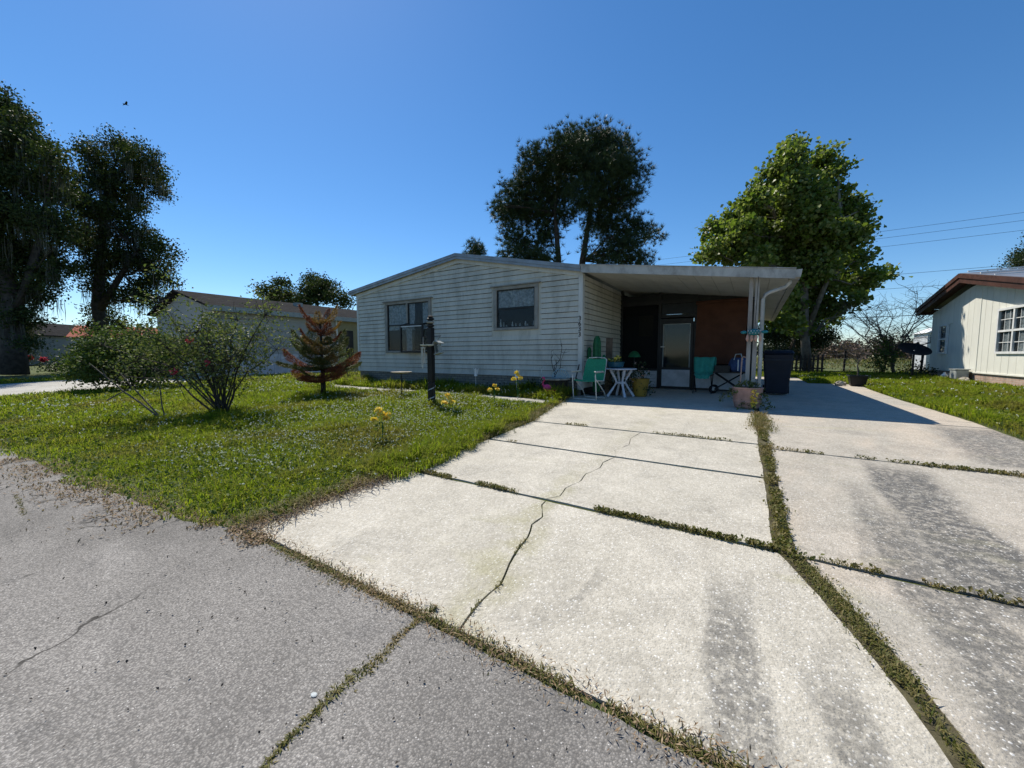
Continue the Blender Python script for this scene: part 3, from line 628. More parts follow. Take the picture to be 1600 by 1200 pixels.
# ================================================================== NEIGHBOURING HOMES
# right-hand home: cream panelled gable end facing our drive
NX, NY0, NY1, NRY = 6.4, 16.2, 23.4, 19.9
nb = thing('mobile_home', 'cream vertical-panel house with brown roof trim and pinkish brick skirting', 'house', (NX, (NY0+NY1)/2, FLOOR))
def nz(y): return 3.62-(abs(y-NRY)/(NY1-NRY))*.66
npan = MB(); 
nw = MB().add([(NX+.03, NY0, .6), (NX+.03, NY1, .6), (NX+.03, NY1, nz(NY1)), (NX+.03, NRY, nz(NRY)), (NX+.03, NY0, nz(NY0)), (NX+.12, NY0, .6), (NX+.12, NY1, .6), (NX+.12, NY1, nz(NY1)), (NX+.12, NRY, nz(NRY)), (NX+.12, NY0, nz(NY0))], [(0,1,2,3,4), (5,6,7,8,9)]+[(i, (i+1) % 5, (i+1) % 5+5, i+5) for i in range(5)]).build('gable_wall', 'panel_n', nb)
NW = [(16.35, 18.12, 1.24, 2.62), (21.75, 22.55, 1.25, 2.42)]
yb = np.arange(NY0, NY1-.05, .4)
for i, y in enumerate(yb):
    y2 = min(y+.4, NY1)-.012; cuts = [(c, d) for a, b, c, d in NW if y < b-.02 and y2 > a+.02]
    sp = [(.62, None)] if not cuts else [(.62, cuts[0][0]), (cuts[0][1], None)]
    for z0, z1 in sp:
        ta, tb = (nz(y), nz(y2)) if z1 is None else (z1, z1); q = random.uniform(0, .004)
        MB().hexa([(NX-q, y, z0), (NX+.03, y, z0), (NX+.03, y2, z0), (NX-q, y2, z0), (NX-q, y, ta), (NX+.03, y, ta), (NX+.03, y2, tb), (NX-q, y2, tb)]).build('wall_panel', 'panel_n', nw)
MB().box(NX-.02, NX+.03, 19.28, 19.36, .62, 3.4).build('batten', 'panel_n', nw)
MB().box(NX, NX+12, NY0-.02, NY0+.06, .6, 2.95).build('side_wall', 'panel_n', nb); MB().box(NX, NX+12, NY1-.06, NY1+.02, .6, 2.95).build('side_wall', 'panel_n', nb)
MB().box(NX+.02, NX+.1, NY0, NY1, .1, .62).build('brick_skirting', 'brick_n', nb); MB().box(NX-.03, NX+.03, NY0-.02, NY1+.02, .595, .635).build('skirt_cap', 'panel_n', nb)
def nroof(ya, za, yb_, zb, x0, x1, t0, t1): return MB().hexa([(x0, ya, za-t1), (x1, ya, za-t1), (x1, yb_, zb-t1), (x0, yb_, zb-t1), (x0, ya, za-t0), (x1, ya, za-t0), (x1, yb_, zb-t0), (x0, yb_, zb-t0)])
zr = 4.06; ze = 3.22; ye0 = NY0-.45; ye1 = NY1+.55
for ya, za, yb_, zb in ((NRY, zr, ye1, ze), (NRY-.001, zr, ye0, ze)):
    nroof(ya, za, yb_, zb, NX-.38, NX+12, 0, .05).build('roof_plane', 'roof_metal', nb)
    nroof(ya, za-.0, yb_, zb, NX-.42, NX-.385, .01, .16).build('rake_board', 'brown_trim', nb)
    nroof(ya, za-.0, yb_, zb, NX-.385, NX-.355, .161, .33).build('rake_board', 'brown_trim', nb)
    nroof(ya, za-.0, yb_, zb, NX-.354, NX+.0, .18, .20).build('soffit', 'brown_trim', nb)
MB().box(NX-.38, NX+12, ye1-.02, ye1+.02, ze-.26, ze-.06).build('eave_board', 'brown_trim', nb)
for i in range(3): MB().box(NX-.30, NX+8, NRY-.35-i*.9, NRY-.30-i*.9, zr-.075-i*.21+.05, zr-.075-i*.21+.085).build('roof_seam', 'white', nb)
def nwin(y0, y1, z0, z1, cols, muntin=True):
    t = .07; w = MB().box(NX-.05, NX+.02, y0, y1, z1-t, z1).box(NX-.05, NX+.02, y0, y1, z0, z0+t).box(NX-.05, NX+.02, y0, y0+t, z0+t, z1-t).box(NX-.05, NX+.02, y1-t, y1, z0+t, z1-t).build('window', 'white', nb)
    wd = (y1-y0-2*t)/cols; zm = (z0+z1)/2
    for i in range(cols):
        a = y0+t+i*wd; b = a+wd
        f = MB().box(NX-.04, NX+.01, a, b, zm-.03, zm+.03)
        if i: f.box(NX-.045, NX+.01, a-.04, a+.04, z0+t, zm-.03).box(NX-.045, NX+.01, a-.04, a+.04, zm+.03, z1-t)
        if muntin:
            for q in ((z0+zm)/2, (z1+zm)/2): f.box(NX-.012, NX-.004, a+.045, b-.045, q-.01, q+.01)
            for q in (1/3, 2/3): f.box(NX-.011, NX-.005, a+wd*q-.008, a+wd*q+.008, z0+t, zm-.03).box(NX-.011, NX-.005, a+wd*q-.008, a+wd*q+.008, zm+.03, z1-t)
        f.build('sash', 'white', w)
        MB().box(NX-.003, NX+.002, a+.02, b-.02, z0+t, z1-t).build('pane', 'glass', w)
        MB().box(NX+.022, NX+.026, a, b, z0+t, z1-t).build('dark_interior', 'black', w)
        for q0, q1 in ((.3, .75),):
            MB().box(NX+.012, NX+.016, a+wd*q0, a+wd*q1, z0+t, z1-t).build('curtain', 'curtain', w)
nwin(*NW[0], 2); nwin(*NW[1], 1, False)

# left-hand home: grey side wall and dark shingle roof
LX = -19.65; LY0, LY1 = 7.3, 18.5; LRX = -22.95; LXF = -26.2
lh = thing('mobile_home', 'low dark-roofed grey home with pale ribbed skirting behind the red-tinged conifer', 'house', (LX, 12, FLOOR))
lw = MB().box(LX-.14, LX-.03, LY0, LY1, .27, 3.12).build('side_wall', 'siding_n', lh); z = 1.28
while z < 3.1:
    z1 = min(z+.17, 3.12); MB().hexa([(LX-.03, LY0, z), (LX+.025, LY0, z), (LX+.025, 13.0, z), (LX-.03, 13.0, z), (LX-.03, LY0, z1), (LX+.004, LY0, z1), (LX+.004, 13.0, z1), (LX-.03, 13.0, z1)]).build('siding_board', 'siding_n', lw); z += .17
for y in np.arange(LY0, 12.9, .3): MB().box(LX-.028, LX+.03, y+.006, y+.294, .3, 1.27).build('skirting_panel', 'white_dirty', lw)
MB().box(LX-.029, LX+.012, 13.05, LY1, .3, 3.1).build('porch_lining', 'tan_card', lw)
for y in (13.6, 14.5, 15.6): MB().box(LX-.02, LX+.03, y, y+.5, .4, 2.6).build('doorway', 'dark_frame', lw)
MB().box(LX+.02, LX+.1, 13.0, 13.08, .3, 3.1).build('porch_post', 'white', lw)
gw = MB().add([(LXF, LY0, .27), (LX-.15, LY0, .27), (LX-.15, LY0, 3.2), (LRX, LY0, 4.05), (LXF, LY0, 3.2), (LXF, LY0+.1, .27), (LX-.15, LY0+.1, .27), (LX-.15, LY0+.1, 3.2), (LRX, LY0+.1, 4.05), (LXF, LY0+.1, 3.2)], [(0,1,2,3,4), (5,6,7,8,9)]+[(i, (i+1) % 5, (i+1) % 5+5, i+5) for i in range(5)]).build('gable_wall', 'siding_n', lh)
for s_, xa, xb in ((1, LRX, LX+.35), (-1, LRX-.002, LXF-.35)):
    o = MB().hexa([(xa, LY0-.3, 4.16), (xb, LY0-.3, 3.22), (xb, LY1+.3, 3.22), (xa, LY1+.3, 4.16), (xa, LY0-.3, 4.24), (xb, LY0-.3, 3.30), (xb, LY1+.3, 3.30), (xa, LY1+.3, 4.24)]).build('roof_plane', 'shingle', lh)
MB().box(LX+.352, LX+.38, LY0-.3, LY1+.3, 3.08, 3.30).build('eave_board', 'grey_box', lh)
MB().box(LX+.0, LX+.35, LY0-.3, LY1+.3, 3.10, 3.125).build('soffit', 'tan_card', lh)
MB().box(LRX+1.0, LRX+1.35, 12.0, 12.35, 3.85, 4.12).build('roof_vent', 'grey_box', lh)
def ball_far(name, label, cx, cy, wx, wy, h, hr, wall, roof, rz, group=None, porch=False):
    t = thing(name, label, 'house', (cx, cy, FLOOR), group, rz)
    MB().box(-wx/2, wx/2, -wy/2, wy/2, 0, h).build('wall', wall, t)
    for s_ in (1, -1):
        MB().hexa([(0, -wy/2-.4, h+hr-.08), (s_*(wx/2+.35), -wy/2-.4, h-.12), (s_*(wx/2+.35), wy/2+.4, h-.12), (0, wy/2+.4, h+hr-.08), (0, -wy/2-.4, h+hr), (s_*(wx/2+.35), -wy/2-.4, h-.04), (s_*(wx/2+.35), wy/2+.4, h-.04), (0, wy/2+.4, h+hr)]).build('roof_plane', roof, t)
    MB().add([(-wx/2, -wy/2-.02, h), (wx/2, -wy/2-.02, h), (0, -wy/2-.02, h+hr-.1)], [(0, 1, 2)]).build('gable', wall, t)
    for q in (-.25, .25):
        w = MB().box(wx*q-.5, wx*q+.5, -wy/2-.05, -wy/2-.01, .9, 2.0).build('window', 'white', t); MB().box(wx*q-.42, wx*q+.42, -wy/2-.06, -wy/2-.051, .97, 1.93).build('pane', 'glass', w)
    if porch:
        for q in np.linspace(-wx/2, wx/2, 5): MB().box(q-.06, q+.06, -wy/2-1.6, -wy/2-1.48, 0, h).build('porch_post', 'white', t)
        MB().hexa([(-wx/2-.2, -wy/2-1.9, h), (wx/2+.2, -wy/2-1.9, h), (wx/2+.2, -wy/2-.4, h), (-wx/2-.2, -wy/2-.4, h), (-wx/2-.2, -wy/2-1.9, h+.1), (wx/2+.2, -wy/2-1.9, h+.1), (wx/2+.2, -wy/2-.42, h+hr*.5), (-wx/2-.2, -wy/2-.42, h+hr*.5)]).build('porch_roof', roof, t)
    return t
p = at(-49.0, 41.5); ball_far('cottage', 'dark-gabled far home with white porch posts beyond the moss-hung oaks', p.x, p.y, 7, 12, 2.9, 1.4, 'siding_n', 'shingle', rad(35), porch=True)
p = at(-68, 54); ball_far('cottage', 'white far home with pale metal roof past the porch-fronted one', p.x, p.y, 12, 7, 2.7, .9, 'white_dirty', 'white', rad(20))
M['roof_red'] = brickmat('red tile roof', (.30, .09, .06), (.36, .14, .10), (.2, .08, .06), .4, .2, (.2, .1, .08))
p = at(-37.5, 40.5); ball_far('cottage', 'far home with reddish roof glimpsed over the round shrub', p.x, p.y, 7, 10, 2.6, 1.2, 'white_dirty', 'roof_red', rad(-20))
p = at(52, 48); 
sh = thing('shed', 'small white slatted shed behind the cream house corner', 'shed', (10.1, 33.5, FLOOR))
for i in range(14): MB().box(9.0, 11.2, 33.5, 33.54, FLOOR+i*.165, FLOOR+i*.165+.15).build('slat', 'white', sh)
MB().box(9.02, 11.2, 33.56, 36, FLOOR, 2.55).build('wall', 'white_dirty', sh); MB().hexa([(8.9, 33.4, 2.56), (11.3, 33.4, 2.56), (11.3, 36, 2.56), (8.9, 36, 2.56), (9.6, 33.4, 2.95), (10.6, 33.4, 2.95), (10.6, 36, 2.95), (9.6, 36, 2.95)]).build('roof', 'white', sh)

# ================================================================== TREES
def jpath(a, b, n, j, sag=0):
    a = Vector(a); b = Vector(b); L = (b-a).length
    return [a+(b-a)*(i/n)+Vector(R.normal(size=3)*j*L*math.sin(math.pi*i/n))-Vector((0, 0, sag*L*math.sin(math.pi*i/n))) for i in range(n+1)]
def tree(name, label, base, trunks, lobes, trunk_mat, leaf_mat, leaf, size, clump_r, per_clump, dens, group=None, twig=.03, shell=.55, moss=0):
    """trunks: list of (list of points, r0, r1); lobes: (centre, rx, rz) world; clumps of leaves fill the lobes mostly near their skin"""
    t = thing(name, label, 'tree', base, group); tk = MB(); nodes = []
    for P, r0, r1 in trunks:
        P = [Vector(p) for p in P]; tk.tube(P, [r0+(r1-r0)*i/(len(P)-1) for i in range(len(P))], 9); nodes += [(p, r0+(r1-r0)*i/(len(P)-1)) for i, p in enumerate(P) if i]
    Cs = []; Ds = []
    for c, rx, rz in lobes:
        c = Vector(c); st, r_ = min(nodes, key=lambda q: (q[0]-c).length*(1 if q[0].z < c.z+.3*rz else 1.8))
        P = jpath(st, c, 4, .06); r0 = min(r_*.7, .02+.05*rx); tk.tube(P, [r0*(1-.14*i) for i in range(5)], 6)
        n = max(6, int(dens*rx*rx*rz*(1+1.2/rx))); d = unit(n); q = (shell+(1-shell)*R.random(n)**.6)[:, None]*R.uniform(.75, 1.12, (n, 1))
        pts = np.array(c)+d*q*np.array([rx, rx, rz]); Cs.append(pts); Ds.append(d)
        for p_ in pts[::4]: tk.tube(jpath(P[random.randint(1, 4)], p_, 2, .05), [twig, twig*.5, twig*.25], 4, False)
    C = np.concatenate(Cs); D = np.concatenate(Ds)
    tk.build('trunk', trunk_mat, t, smooth=True)
    if leaf == 'needle':
        Dn = D*.5+np.array([0, 0, .45]); k = per_clump
        Pc = np.repeat(C, 5, 0)+R.normal(size=(len(C)*5, 3))*clump_r*.5; Vv, F3 = needles(Pc, np.repeat(Dn, 5, 0), size, k, .016)
        me = arrmesh('crown', Vv-np.array(base), None, F3)
    else:
        Pc = np.repeat(C, per_clump, 0)+R.normal(size=(len(C)*per_clump, 3))*clump_r*np.array([.5, .5, .36])
        if leaf == 'big': Vv, F4 = bigleaves(Pc, size); me = arrmesh('crown', Vv-np.array(base), F4, None)
        else: Vv, F3 = leaves(Pc, size); me = arrmesh('crown', Vv-np.array(base), None, F3)
    link('crown', me, leaf_mat, t)
    if moss:
        low = C[R.random(len(C)) < moss]; n = len(low); k = 14
        P = np.repeat(low, k, 0)+R.normal(size=(n*k, 3))*np.array([.14, .14, .1]); L = np.repeat(R.uniform(.5, 1.7, n), k)*R.uniform(.5, 1, n*k)
        s_ = unit(n*k)*.012; s_[:, 2] = 0; w = R.normal(size=(n*k, 3))*.06
        tip = P-np.stack([w[:, 0], w[:, 1], L], 1); mid = (P+tip)/2+w*.7
        Vv = np.stack([P-s_, P+s_, mid+s_*1.3, mid-s_*1.3, tip], 1).reshape(-1, 3); q = np.arange(n*k)[:, None]*5
        link('hanging_moss', arrmesh('hanging_moss', Vv-np.array(base), q+np.array([[0, 1, 2, 3]]), q+np.array([[3, 2, 4]])), 'moss', t)
    return t
def lob(D, px0, L, dj=.35, rzk=.8):
    """lobes measured as (across, up, radius) in 1/601 of the distance D from the axis px0 and the horizon"""
    out = []
    for x, y, r in L:
        d = D*(1+R.uniform(-1, 1)*dj*.15); h = d*math.tan(math.atan((600-y)/601)-rad(4.28)); s_ = (d*math.cos(rad(4.28))-h*math.sin(rad(4.28)))/601; out.append((at((x-800)*s_, d, 1.2+h), r*s_, r*s_*rzk))
    return out
# twin-trunk pine behind the home
D = 30; s_ = D/601
pb = at((885-800)*s_, D, FLOOR)
tr = [([at((866-800)*s_, D, 0), at(70*s_, D, 4.5), at(72*s_, D, 8), at(66*s_, D+.4, 12), at(74*s_, D+.6, 16)], .38, .07),
      ([at((904-800)*s_, D+.6, 0), at(106*s_, D+.6, 4.5), at(110*s_, D+.6, 8.5), at(122*s_, D+.6, 12.5), at(132*s_, D, 16)], .42, .07)]
L = [(880, 238, 34), (925, 228, 36), (962, 240, 32), (840, 262, 34), (900, 262, 36), (945, 272, 36), (985, 268, 26), (818, 300, 32), (865, 300, 34), (912, 305, 32), (960, 310, 32), (988, 300, 18), (800, 335, 26), (838, 340, 30), (880, 336, 20), (985, 342, 16), (945, 345, 26), (920, 350, 14), (790, 330, 18), (805, 372, 22), (832, 385, 24), (860, 372, 16), (800, 398, 18), (845, 405, 18), (965, 365, 26), (1000, 362, 20), (1022, 368, 14), (990, 385, 16), (950, 396, 18), (985, 405, 16), (1008, 404, 12), (920, 385, 12), (780, 322, 12), (788, 292, 10), (895, 215, 18), (950, 215, 14), (812, 408, 16), (836, 410, 18), (868, 402, 12), (955, 412, 15), (985, 410, 15), (1006, 410, 12), (930, 405, 10), (850, 360, 16), (975, 385, 16)]
tree('pine_tree', 'tall dark pine with two trunks rising behind the grey-white home', pb, tr, lob(D, 885, L), 'bark_pine', 'leaf_pine', 'needle', .40, .62, 20, 20, twig=.03, shell=.3)
D = 45; s_ = D/601
tree('pine_tree', 'small pine top peeping over the roof ridge', at(-58*s_, D, FLOOR), [([at(-58*s_, D, 0), at(-58*s_, D, 7), at(-58*s_, D, 13)], .25, .05)], lob(D, 742, [(740, 385, 9), (744, 392, 12), (735, 396, 9), (750, 392, 8), (742, 404, 14)]), 'bark_pine', 'leaf_pine', 'needle', .45, .6, 16, 22)
# sycamore
D = 20; s_ = D/601
sb = at((1262-800)*s_, D, FLOOR)
tr = [([sb, at(455*s_, D, 2), at(450*s_, D, 4.5), at(446*s_, D, 7), at(440*s_, D, 9.5), at(438*s_, D, 11)], .24, .04), ([at(455*s_, D, 2.2), at(475*s_, D-.4, 5), at(488*s_, D-.4, 8), at(490*s_, D, 10.5)], .14, .03)]
L = [(1232, 505, 18), (1262, 512, 16), (1205, 500, 14), (1238, 228, 20), (1232, 258, 26), (1275, 262, 24), (1292, 240, 20), (1302, 268, 18), (1205, 282, 26), (1250, 300, 36), (1290, 305, 30), (1178, 312, 24), (1215, 325, 36), (1152, 335, 20), (1262, 345, 38), (1318, 325, 24), (1340, 335, 20), (1120, 362, 22), (1160, 362, 28), (1195, 372, 34), (1238, 382, 36), (1290, 372, 36), (1332, 368, 26), (1352, 358, 14), (1112, 392, 22), (1145, 398, 26), (1185, 405, 26), (1225, 415, 30), (1272, 415, 36), (1318, 408, 28), (1345, 405, 16), (1360, 435, 20), (1382, 430, 12), (1330, 445, 24), (1290, 450, 30), (1250, 455, 28), (1225, 450, 22), (1318, 478, 16), (1345, 470, 10), (1280, 485, 22), (1245, 485, 20), (1218, 478, 16), (1296, 500, 10)]
tree('sycamore_tree', 'broad bright green sycamore with large leaves behind the carport', sb, tr, lob(D, 1262, L, .5), 'bark_syc', 'leaf_syc', 'big', .175, .42, 26, 34, twig=.016, shell=.35)
# dark spreading tree under the sycamore
D = 23; s_ = D/601
L = [(1225, 512, 22), (1255, 505, 24), (1285, 520, 18), (1212, 530, 18), (1245, 530, 22), (1272, 540, 14), (1200, 520, 16), (1232, 490, 14), (1300, 528, 9), (1220, 552, 16), (1252, 552, 12)]
tree('oak_tree', 'low dark spreading tree beside the picket fence', at(435*s_, D, FLOOR), [([at(435*s_, D, 0), at(430*s_, D, 1), at(440*s_, D, 2.4)], .18, .08)], lob(D, 1235, L), 'bark_oak', 'leaf_dark', 'leaf', .11, .4, 60, 48)
# moss-hung live oaks, left
D = 21; s_ = D/601
ob = at((22-800)*s_, D, .15)
tr = [([ob, at(-776*s_, D, 2), at(-772*s_, D, 4.5), at(-785*s_, D, 8), at(-800*s_, D, 12)], .55, .15), ([at(-774*s_, D, 3), at(-740*s_, D, 5.5), at(-715*s_, D, 8)], .3, .1), ([at(-774*s_, D, 3), at(-830*s_, D, 6), at(-870*s_, D, 8.5)], .3, .1)]
L = [(-20, 175, 40), (10, 185, 32), (25, 215, 36), (60, 235, 30), (80, 250, 26), (-40, 240, 55), (15, 270, 46), (60, 285, 40), (90, 300, 24), (-30, 330, 55), (25, 335, 46), (70, 345, 38), (95, 370, 24), (0, 400, 50), (50, 400, 40), (85, 420, 26), (-60, 420, 50), (20, 455, 42), (62, 455, 26), (82, 440, 18), (0, 500, 38), (36, 500, 26), (20, 540, 28), (-50, 500, 45), (45, 535, 14), (-90, 300, 70), (-120, 400, 70), (-100, 200, 55), (-5, 150, 22), (40, 190, 20), (12, 160, 16), (95, 262, 18)]
tree('live_oak', 'huge dark live oak trailing grey moss with foliage down to the ground', ob, tr, lob(D, 22, L), 'bark_oak', 'leaf_oak', 'leaf', .15, .55, 46, 17, 'moss-hung live oaks beyond the neighbouring driveway', shell=.3, moss=.22)
D = 26; s_ = D/601
ob = at((165-800)*s_, D, .27)
tr = [([ob, at(-635*s_, D, 2), at(-640*s_, D, 4.5), at(-628*s_, D, 8), at(-612*s_, D, 12)], .5, .14), ([at(-640*s_, D, 4), at(-600*s_, D, 6.5), at(-575*s_, D, 8)], .24, .08)]
L = [(140, 235, 20), (190, 232, 26), (165, 255, 30), (218, 245, 26), (240, 265, 20), (225, 280, 28), (255, 300, 16), (180, 290, 34), (130, 275, 22), (115, 305, 24), (150, 325, 34), (205, 320, 26), (190, 350, 34), (125, 360, 34), (225, 375, 26), (255, 385, 20), (265, 400, 14), (165, 395, 36), (205, 405, 30), (240, 420, 28), (262, 440, 14), (150, 425, 26), (160, 455, 24), (225, 450, 26), (245, 468, 18), (212, 462, 20), (162, 485, 20), (150, 510, 18), (175, 505, 18), (190, 470, 10), (160, 535, 18)]
tree('live_oak', 'tall live oak with hanging moss standing behind the round shrub', ob, tr, lob(D, 165, L), 'bark_oak', 'leaf_oak', 'leaf', .15, .55, 46, 17, 'moss-hung live oaks beyond the neighbouring driveway', shell=.3, moss=.22)
# trees over the left home's roof
for px, lab, L in ((432, 'smaller rounded tree peeping over the grey home\'s roof', [(418, 455, 13), (438, 448, 13), (452, 458, 12), (430, 468, 16), (462, 470, 12)]), (500, 'larger rounded tree showing over the grey home\'s roof beside the smaller one', [(490, 440, 14), (510, 448, 15), (480, 455, 14), (500, 462, 18), (525, 465, 14), (540, 474, 10), (475, 472, 14), (455, 478, 10)])):
    D = 48; s_ = D/601; b_ = at((px-800)*s_, D, FLOOR)
    tree('oak_tree', lab, b_, [([b_, b_+Vector((0, 0, 4)), b_+Vector((0, 0, 8))], .4, .12)], lob(D, px, L), 'bark_oak', 'leaf_oak', 'leaf', .26, .9, 44, 11, 'oaks behind the grey home')
D = 34; s_ = D/601; b_ = at((1640-800)*s_, D, FLOOR)
tree('cedar_tree', 'dark evergreen showing over the cream house roof', b_, [([b_, b_+Vector((0, 0, 4)), b_+Vector((0, 0, 9))], .3, .1)], lob(D, 1600, [(1598, 405, 16), (1582, 412, 10), (1620, 400, 26), (1650, 395, 30), (1625, 375, 16)]), 'bark_pine', 'leaf_dark', 'leaf', .16, .6, 50, 13)
# leafless tree and climber by the wire fence
def bare(name, label, base, h, spread, r, n1, n2, mat, tips=None, lean=(0, 0)):
    t = thing(name, label, 'tree', base); k = MB(); b_ = Vector(base); top = b_+Vector((lean[0], lean[1], h*.3)); k.tube(jpath(b_, top, 3, .05), [r, r*.9, r*.8, r*.7], 7); ends = []
    for i in range(n1):
        a = i*6.283/n1+random.uniform(-.3, .3); e = top+Vector((math.cos(a)*spread*random.uniform(.5, 1), math.sin(a)*spread*random.uniform(.5, 1), h*random.uniform(.4, .7)))
        P = jpath(top-Vector((0, 0, random.uniform(0, h*.12))), e, 5, .06, .06); k.tube(P, [r*.5*(1-.16*q) for q in range(6)], 5)
        for j in range(n2):
            q = P[random.randint(1, 5)]; e2 = q+Vector((random.uniform(-1, 1)*spread*.42, random.uniform(-1, 1)*spread*.42, h*random.uniform(.03, .24))); P2 = jpath(q, e2, 3, .08); k.tube(P2, [r*.16, r*.12, r*.09, r*.06], 4, False)
            for m in range(3):
                e3 = P2[random.randint(1, 3)]; k.tube([e3, e3+Vector((random.uniform(-1, 1), random.uniform(-1, 1), random.uniform(0, 1)))*spread*.16], [r*.07, r*.04], 3, False); ends.append(e3)
    k.build('branches', mat, t)
    if tips:
        C = np.array([list(e) for e in ends]); C = np.repeat(C, tips[1], 0)+R.normal(size=(len(C)*tips[1], 3))*tips[2]; Vv, F3 = leaves(C, tips[3]); link('crown', arrmesh('crown', Vv-np.array(b_), None, F3), tips[0], t)
    return t
bare('bare_tree', 'leafless grey tree with fine spreading twigs by the wire fence', (5.9, 25.8, FLOOR), 3.9, 2.5, .075, 11, 20, 'bark_grey', lean=(-.2, -.2))
bare('crape_myrtle', 'thin leafless sapling growing from the black tub', (2.72, 15.45, FLOOR+.26), 1.75, .85, .022, 5, 5, 'bark_grey')
def shrub(name, label, base, lobes, leaf_mat, size, per, dens, cr, stems=6, cat='shrub', group=None, stem_mat='bark_dark', shell=.5):
    t = thing(name, label, cat, base, group); k = MB(); Cs = []; b_ = Vector(base)
    for c, rx, rz in lobes:
        c = b_+Vector(c)
        for _ in range(max(1, stems//len(lobes))): k.tube(jpath(b_+Vector((random.uniform(-.1, .1), random.uniform(-.1, .1), 0)), c+Vector(R.normal(size=3)*rx*.3), 4, .05), [.022, .018, .014, .009, .005], 5, False)
        n = max(4, int(dens*rx*rx*rz)); d = unit(n); Cs.append(np.array(c)+d*(shell+(1-shell)*R.random((n, 1)))*np.array([rx, rx, rz]))
    C = np.concatenate(Cs); k.build('stems', stem_mat, t); Pc = np.repeat(C, per, 0)+R.normal(size=(len(C)*per, 3))*cr; Pc = Pc[Pc[:, 2] > b_.z+.02]
    Vv, F3 = leaves(Pc, size); link('foliage', arrmesh('foliage', Vv-np.array(b_), None, F3), leaf_mat, t); return t
b_ = Vector((-17.0, 4.1, float(gz(4.1))))
def rl(a, d, z): return Vector((a*CX-d*CY, a*CY+d*CX, z))
shrub('round_shrub', 'big rounded green shrub on the lawn beside the neighbouring driveway', b_, [(rl(-1.2, 0, .95), .75, .6), (rl(-.5, -.2, 1.25), .85, .7), (rl(.4, .1, 1.3), .85, .65), (rl(1.1, 0, 1.05), .75, .6), (rl(-.2, -.5, .75), .9, .55), (rl(.8, -.4, .7), .8, .5), (rl(-1.5, -.2, .6), .55, .4), (rl(0, .6, 1.1), .9, .6)], 'leaf_shrub', .085, 40, 190, .13, 24)
shrub('climber_bush', 'leafy upright bush beside the leafless grey tree', (5.25, 24.9, FLOOR), [((0, 0, .5), .5, .5), ((.15, 0, 1.1), .5, .5), ((.05, .1, 1.6), .35, .4), ((-.2, 0, .9), .4, .4)], 'leaf_shrub', .10, 26, 120, .15, 8)
shrub('flowering_shrub', 'dark bush with a few bright pink blooms behind the rounded shrub', at(-27.5, 23.0, .2), [((0, 0, .5), .9, .5), ((.8, .3, .45), .8, .45), ((-.9, 0, .5), .8, .5)], 'leaf_dark', .10, 26, 40, .2, 8)
shrub('corner_shrub', 'small olive shrub against the far-left corner of the main home', (-11.9, 8.3, FLOOR), [((0, 0, .45), .4, .45), ((-.2, .1, .85), .32, .35), ((.1, -.2, .3), .38, .3)], 'leaf_rose', .05, 22, 240, .08, 8)
for k, (dx, dy, zz) in enumerate(((0, -.8, .85), (.7, -.4, .75))):
    c = at(-27.5, 23.0, .2)+Vector((dx, dy, zz)); C = np.array([list(c)]*110)+R.normal(size=(110, 3))*.055; Vv, F3 = leaves(C, .13)
    fl = bpy.data.objects['flowering_shrub']; link('blooms', arrmesh('blooms', Vv-np.array(fl.location), None, F3), 'petal_red', fl)

# open multi-stem bush in the lawn
bb = Vector((-8.31, 3.13, float(gz(3.13))))
t = thing('garden_bush', 'open twiggy multi-stem bush with sparse pale leaves on the front lawn', 'shrub', bb); k = MB(); Cs = []
def brb(a, z, d=0): return bb+rl(a, d, z)
stems = [(-1.9, .98, .1), (-1.55, 1.25, -.3), (-1.2, 1.5, .4), (-.95, 2.05, .1), (-.75, 1.8, -.3), (-.55, 1.5, .5), (-.35, 1.95, .2), (-.15, 1.6, -.4), (.05, 1.75, .3), (.25, 1.45, -.2), (.45, 1.65, .2), (.75, 1.55, .0), (1.0, 1.35, .3), (.6, 1.1, -.4), (-1.6, .75, -.2), (.95, 1.85, -.1), (-.1, 1.1, .5), (-1.05, 1.1, -.5), (-.6, 1.15, .2), (.3, 1.9, .1)]
for a, zz, d in stems:
    for q in range(1):
        e = brb(a+random.uniform(-.12, .12), zz*random.uniform(.85, 1.05), d+random.uniform(-.2, .2)); s0 = brb(random.uniform(-.12, .12), 0, random.uniform(-.10, .10))
        midp = s0+(e-s0)*.42+Vector((0, 0, .16*abs(a)+.12)); P = [s0, s0+(midp-s0)*.5+Vector(R.normal(size=3)*.03), midp, midp+(e-midp)*.5+Vector(R.normal(size=3)*.04), e]
        k.tube(P, [.019, .015, .012, .009, .005], 5, False)
        for j in range(30):
            o = P[random.choice((2, 3, 3, 4, 4, 4))]; e2 = o+Vector(R.normal(size=3)*np.array([.23, .23, .2]))+Vector((0, 0, .08)); k.tube(jpath(o, e2, 2, .1), [.005, .004, .002], 3, False)
            if random.random() < (.62 if a > -1.1 else .35): Cs.append(e2)
k.build('stems', 'bark_dark', t)
C = np.array([list(c) for c in Cs]); C = np.repeat(C, 22, 0)+R.normal(size=(len(C)*22, 3))*.075; Vv, F3 = leaves(C, .052, .4, .6); link('foliage', arrmesh('foliage', Vv-np.array(bb), None, F3), 'leaf_rose', t)
for a, zz in ((-.25, 1.38), (-.55, .82), (.05, 1.0)):
    C = np.array([list(brb(a, zz, -.3))]*24)+R.normal(size=(24, 3))*.028; Vv, F3 = leaves(C, .05); link('bloom', arrmesh('bloom', Vv-np.array(bb), None, F3), 'petal_red', t)
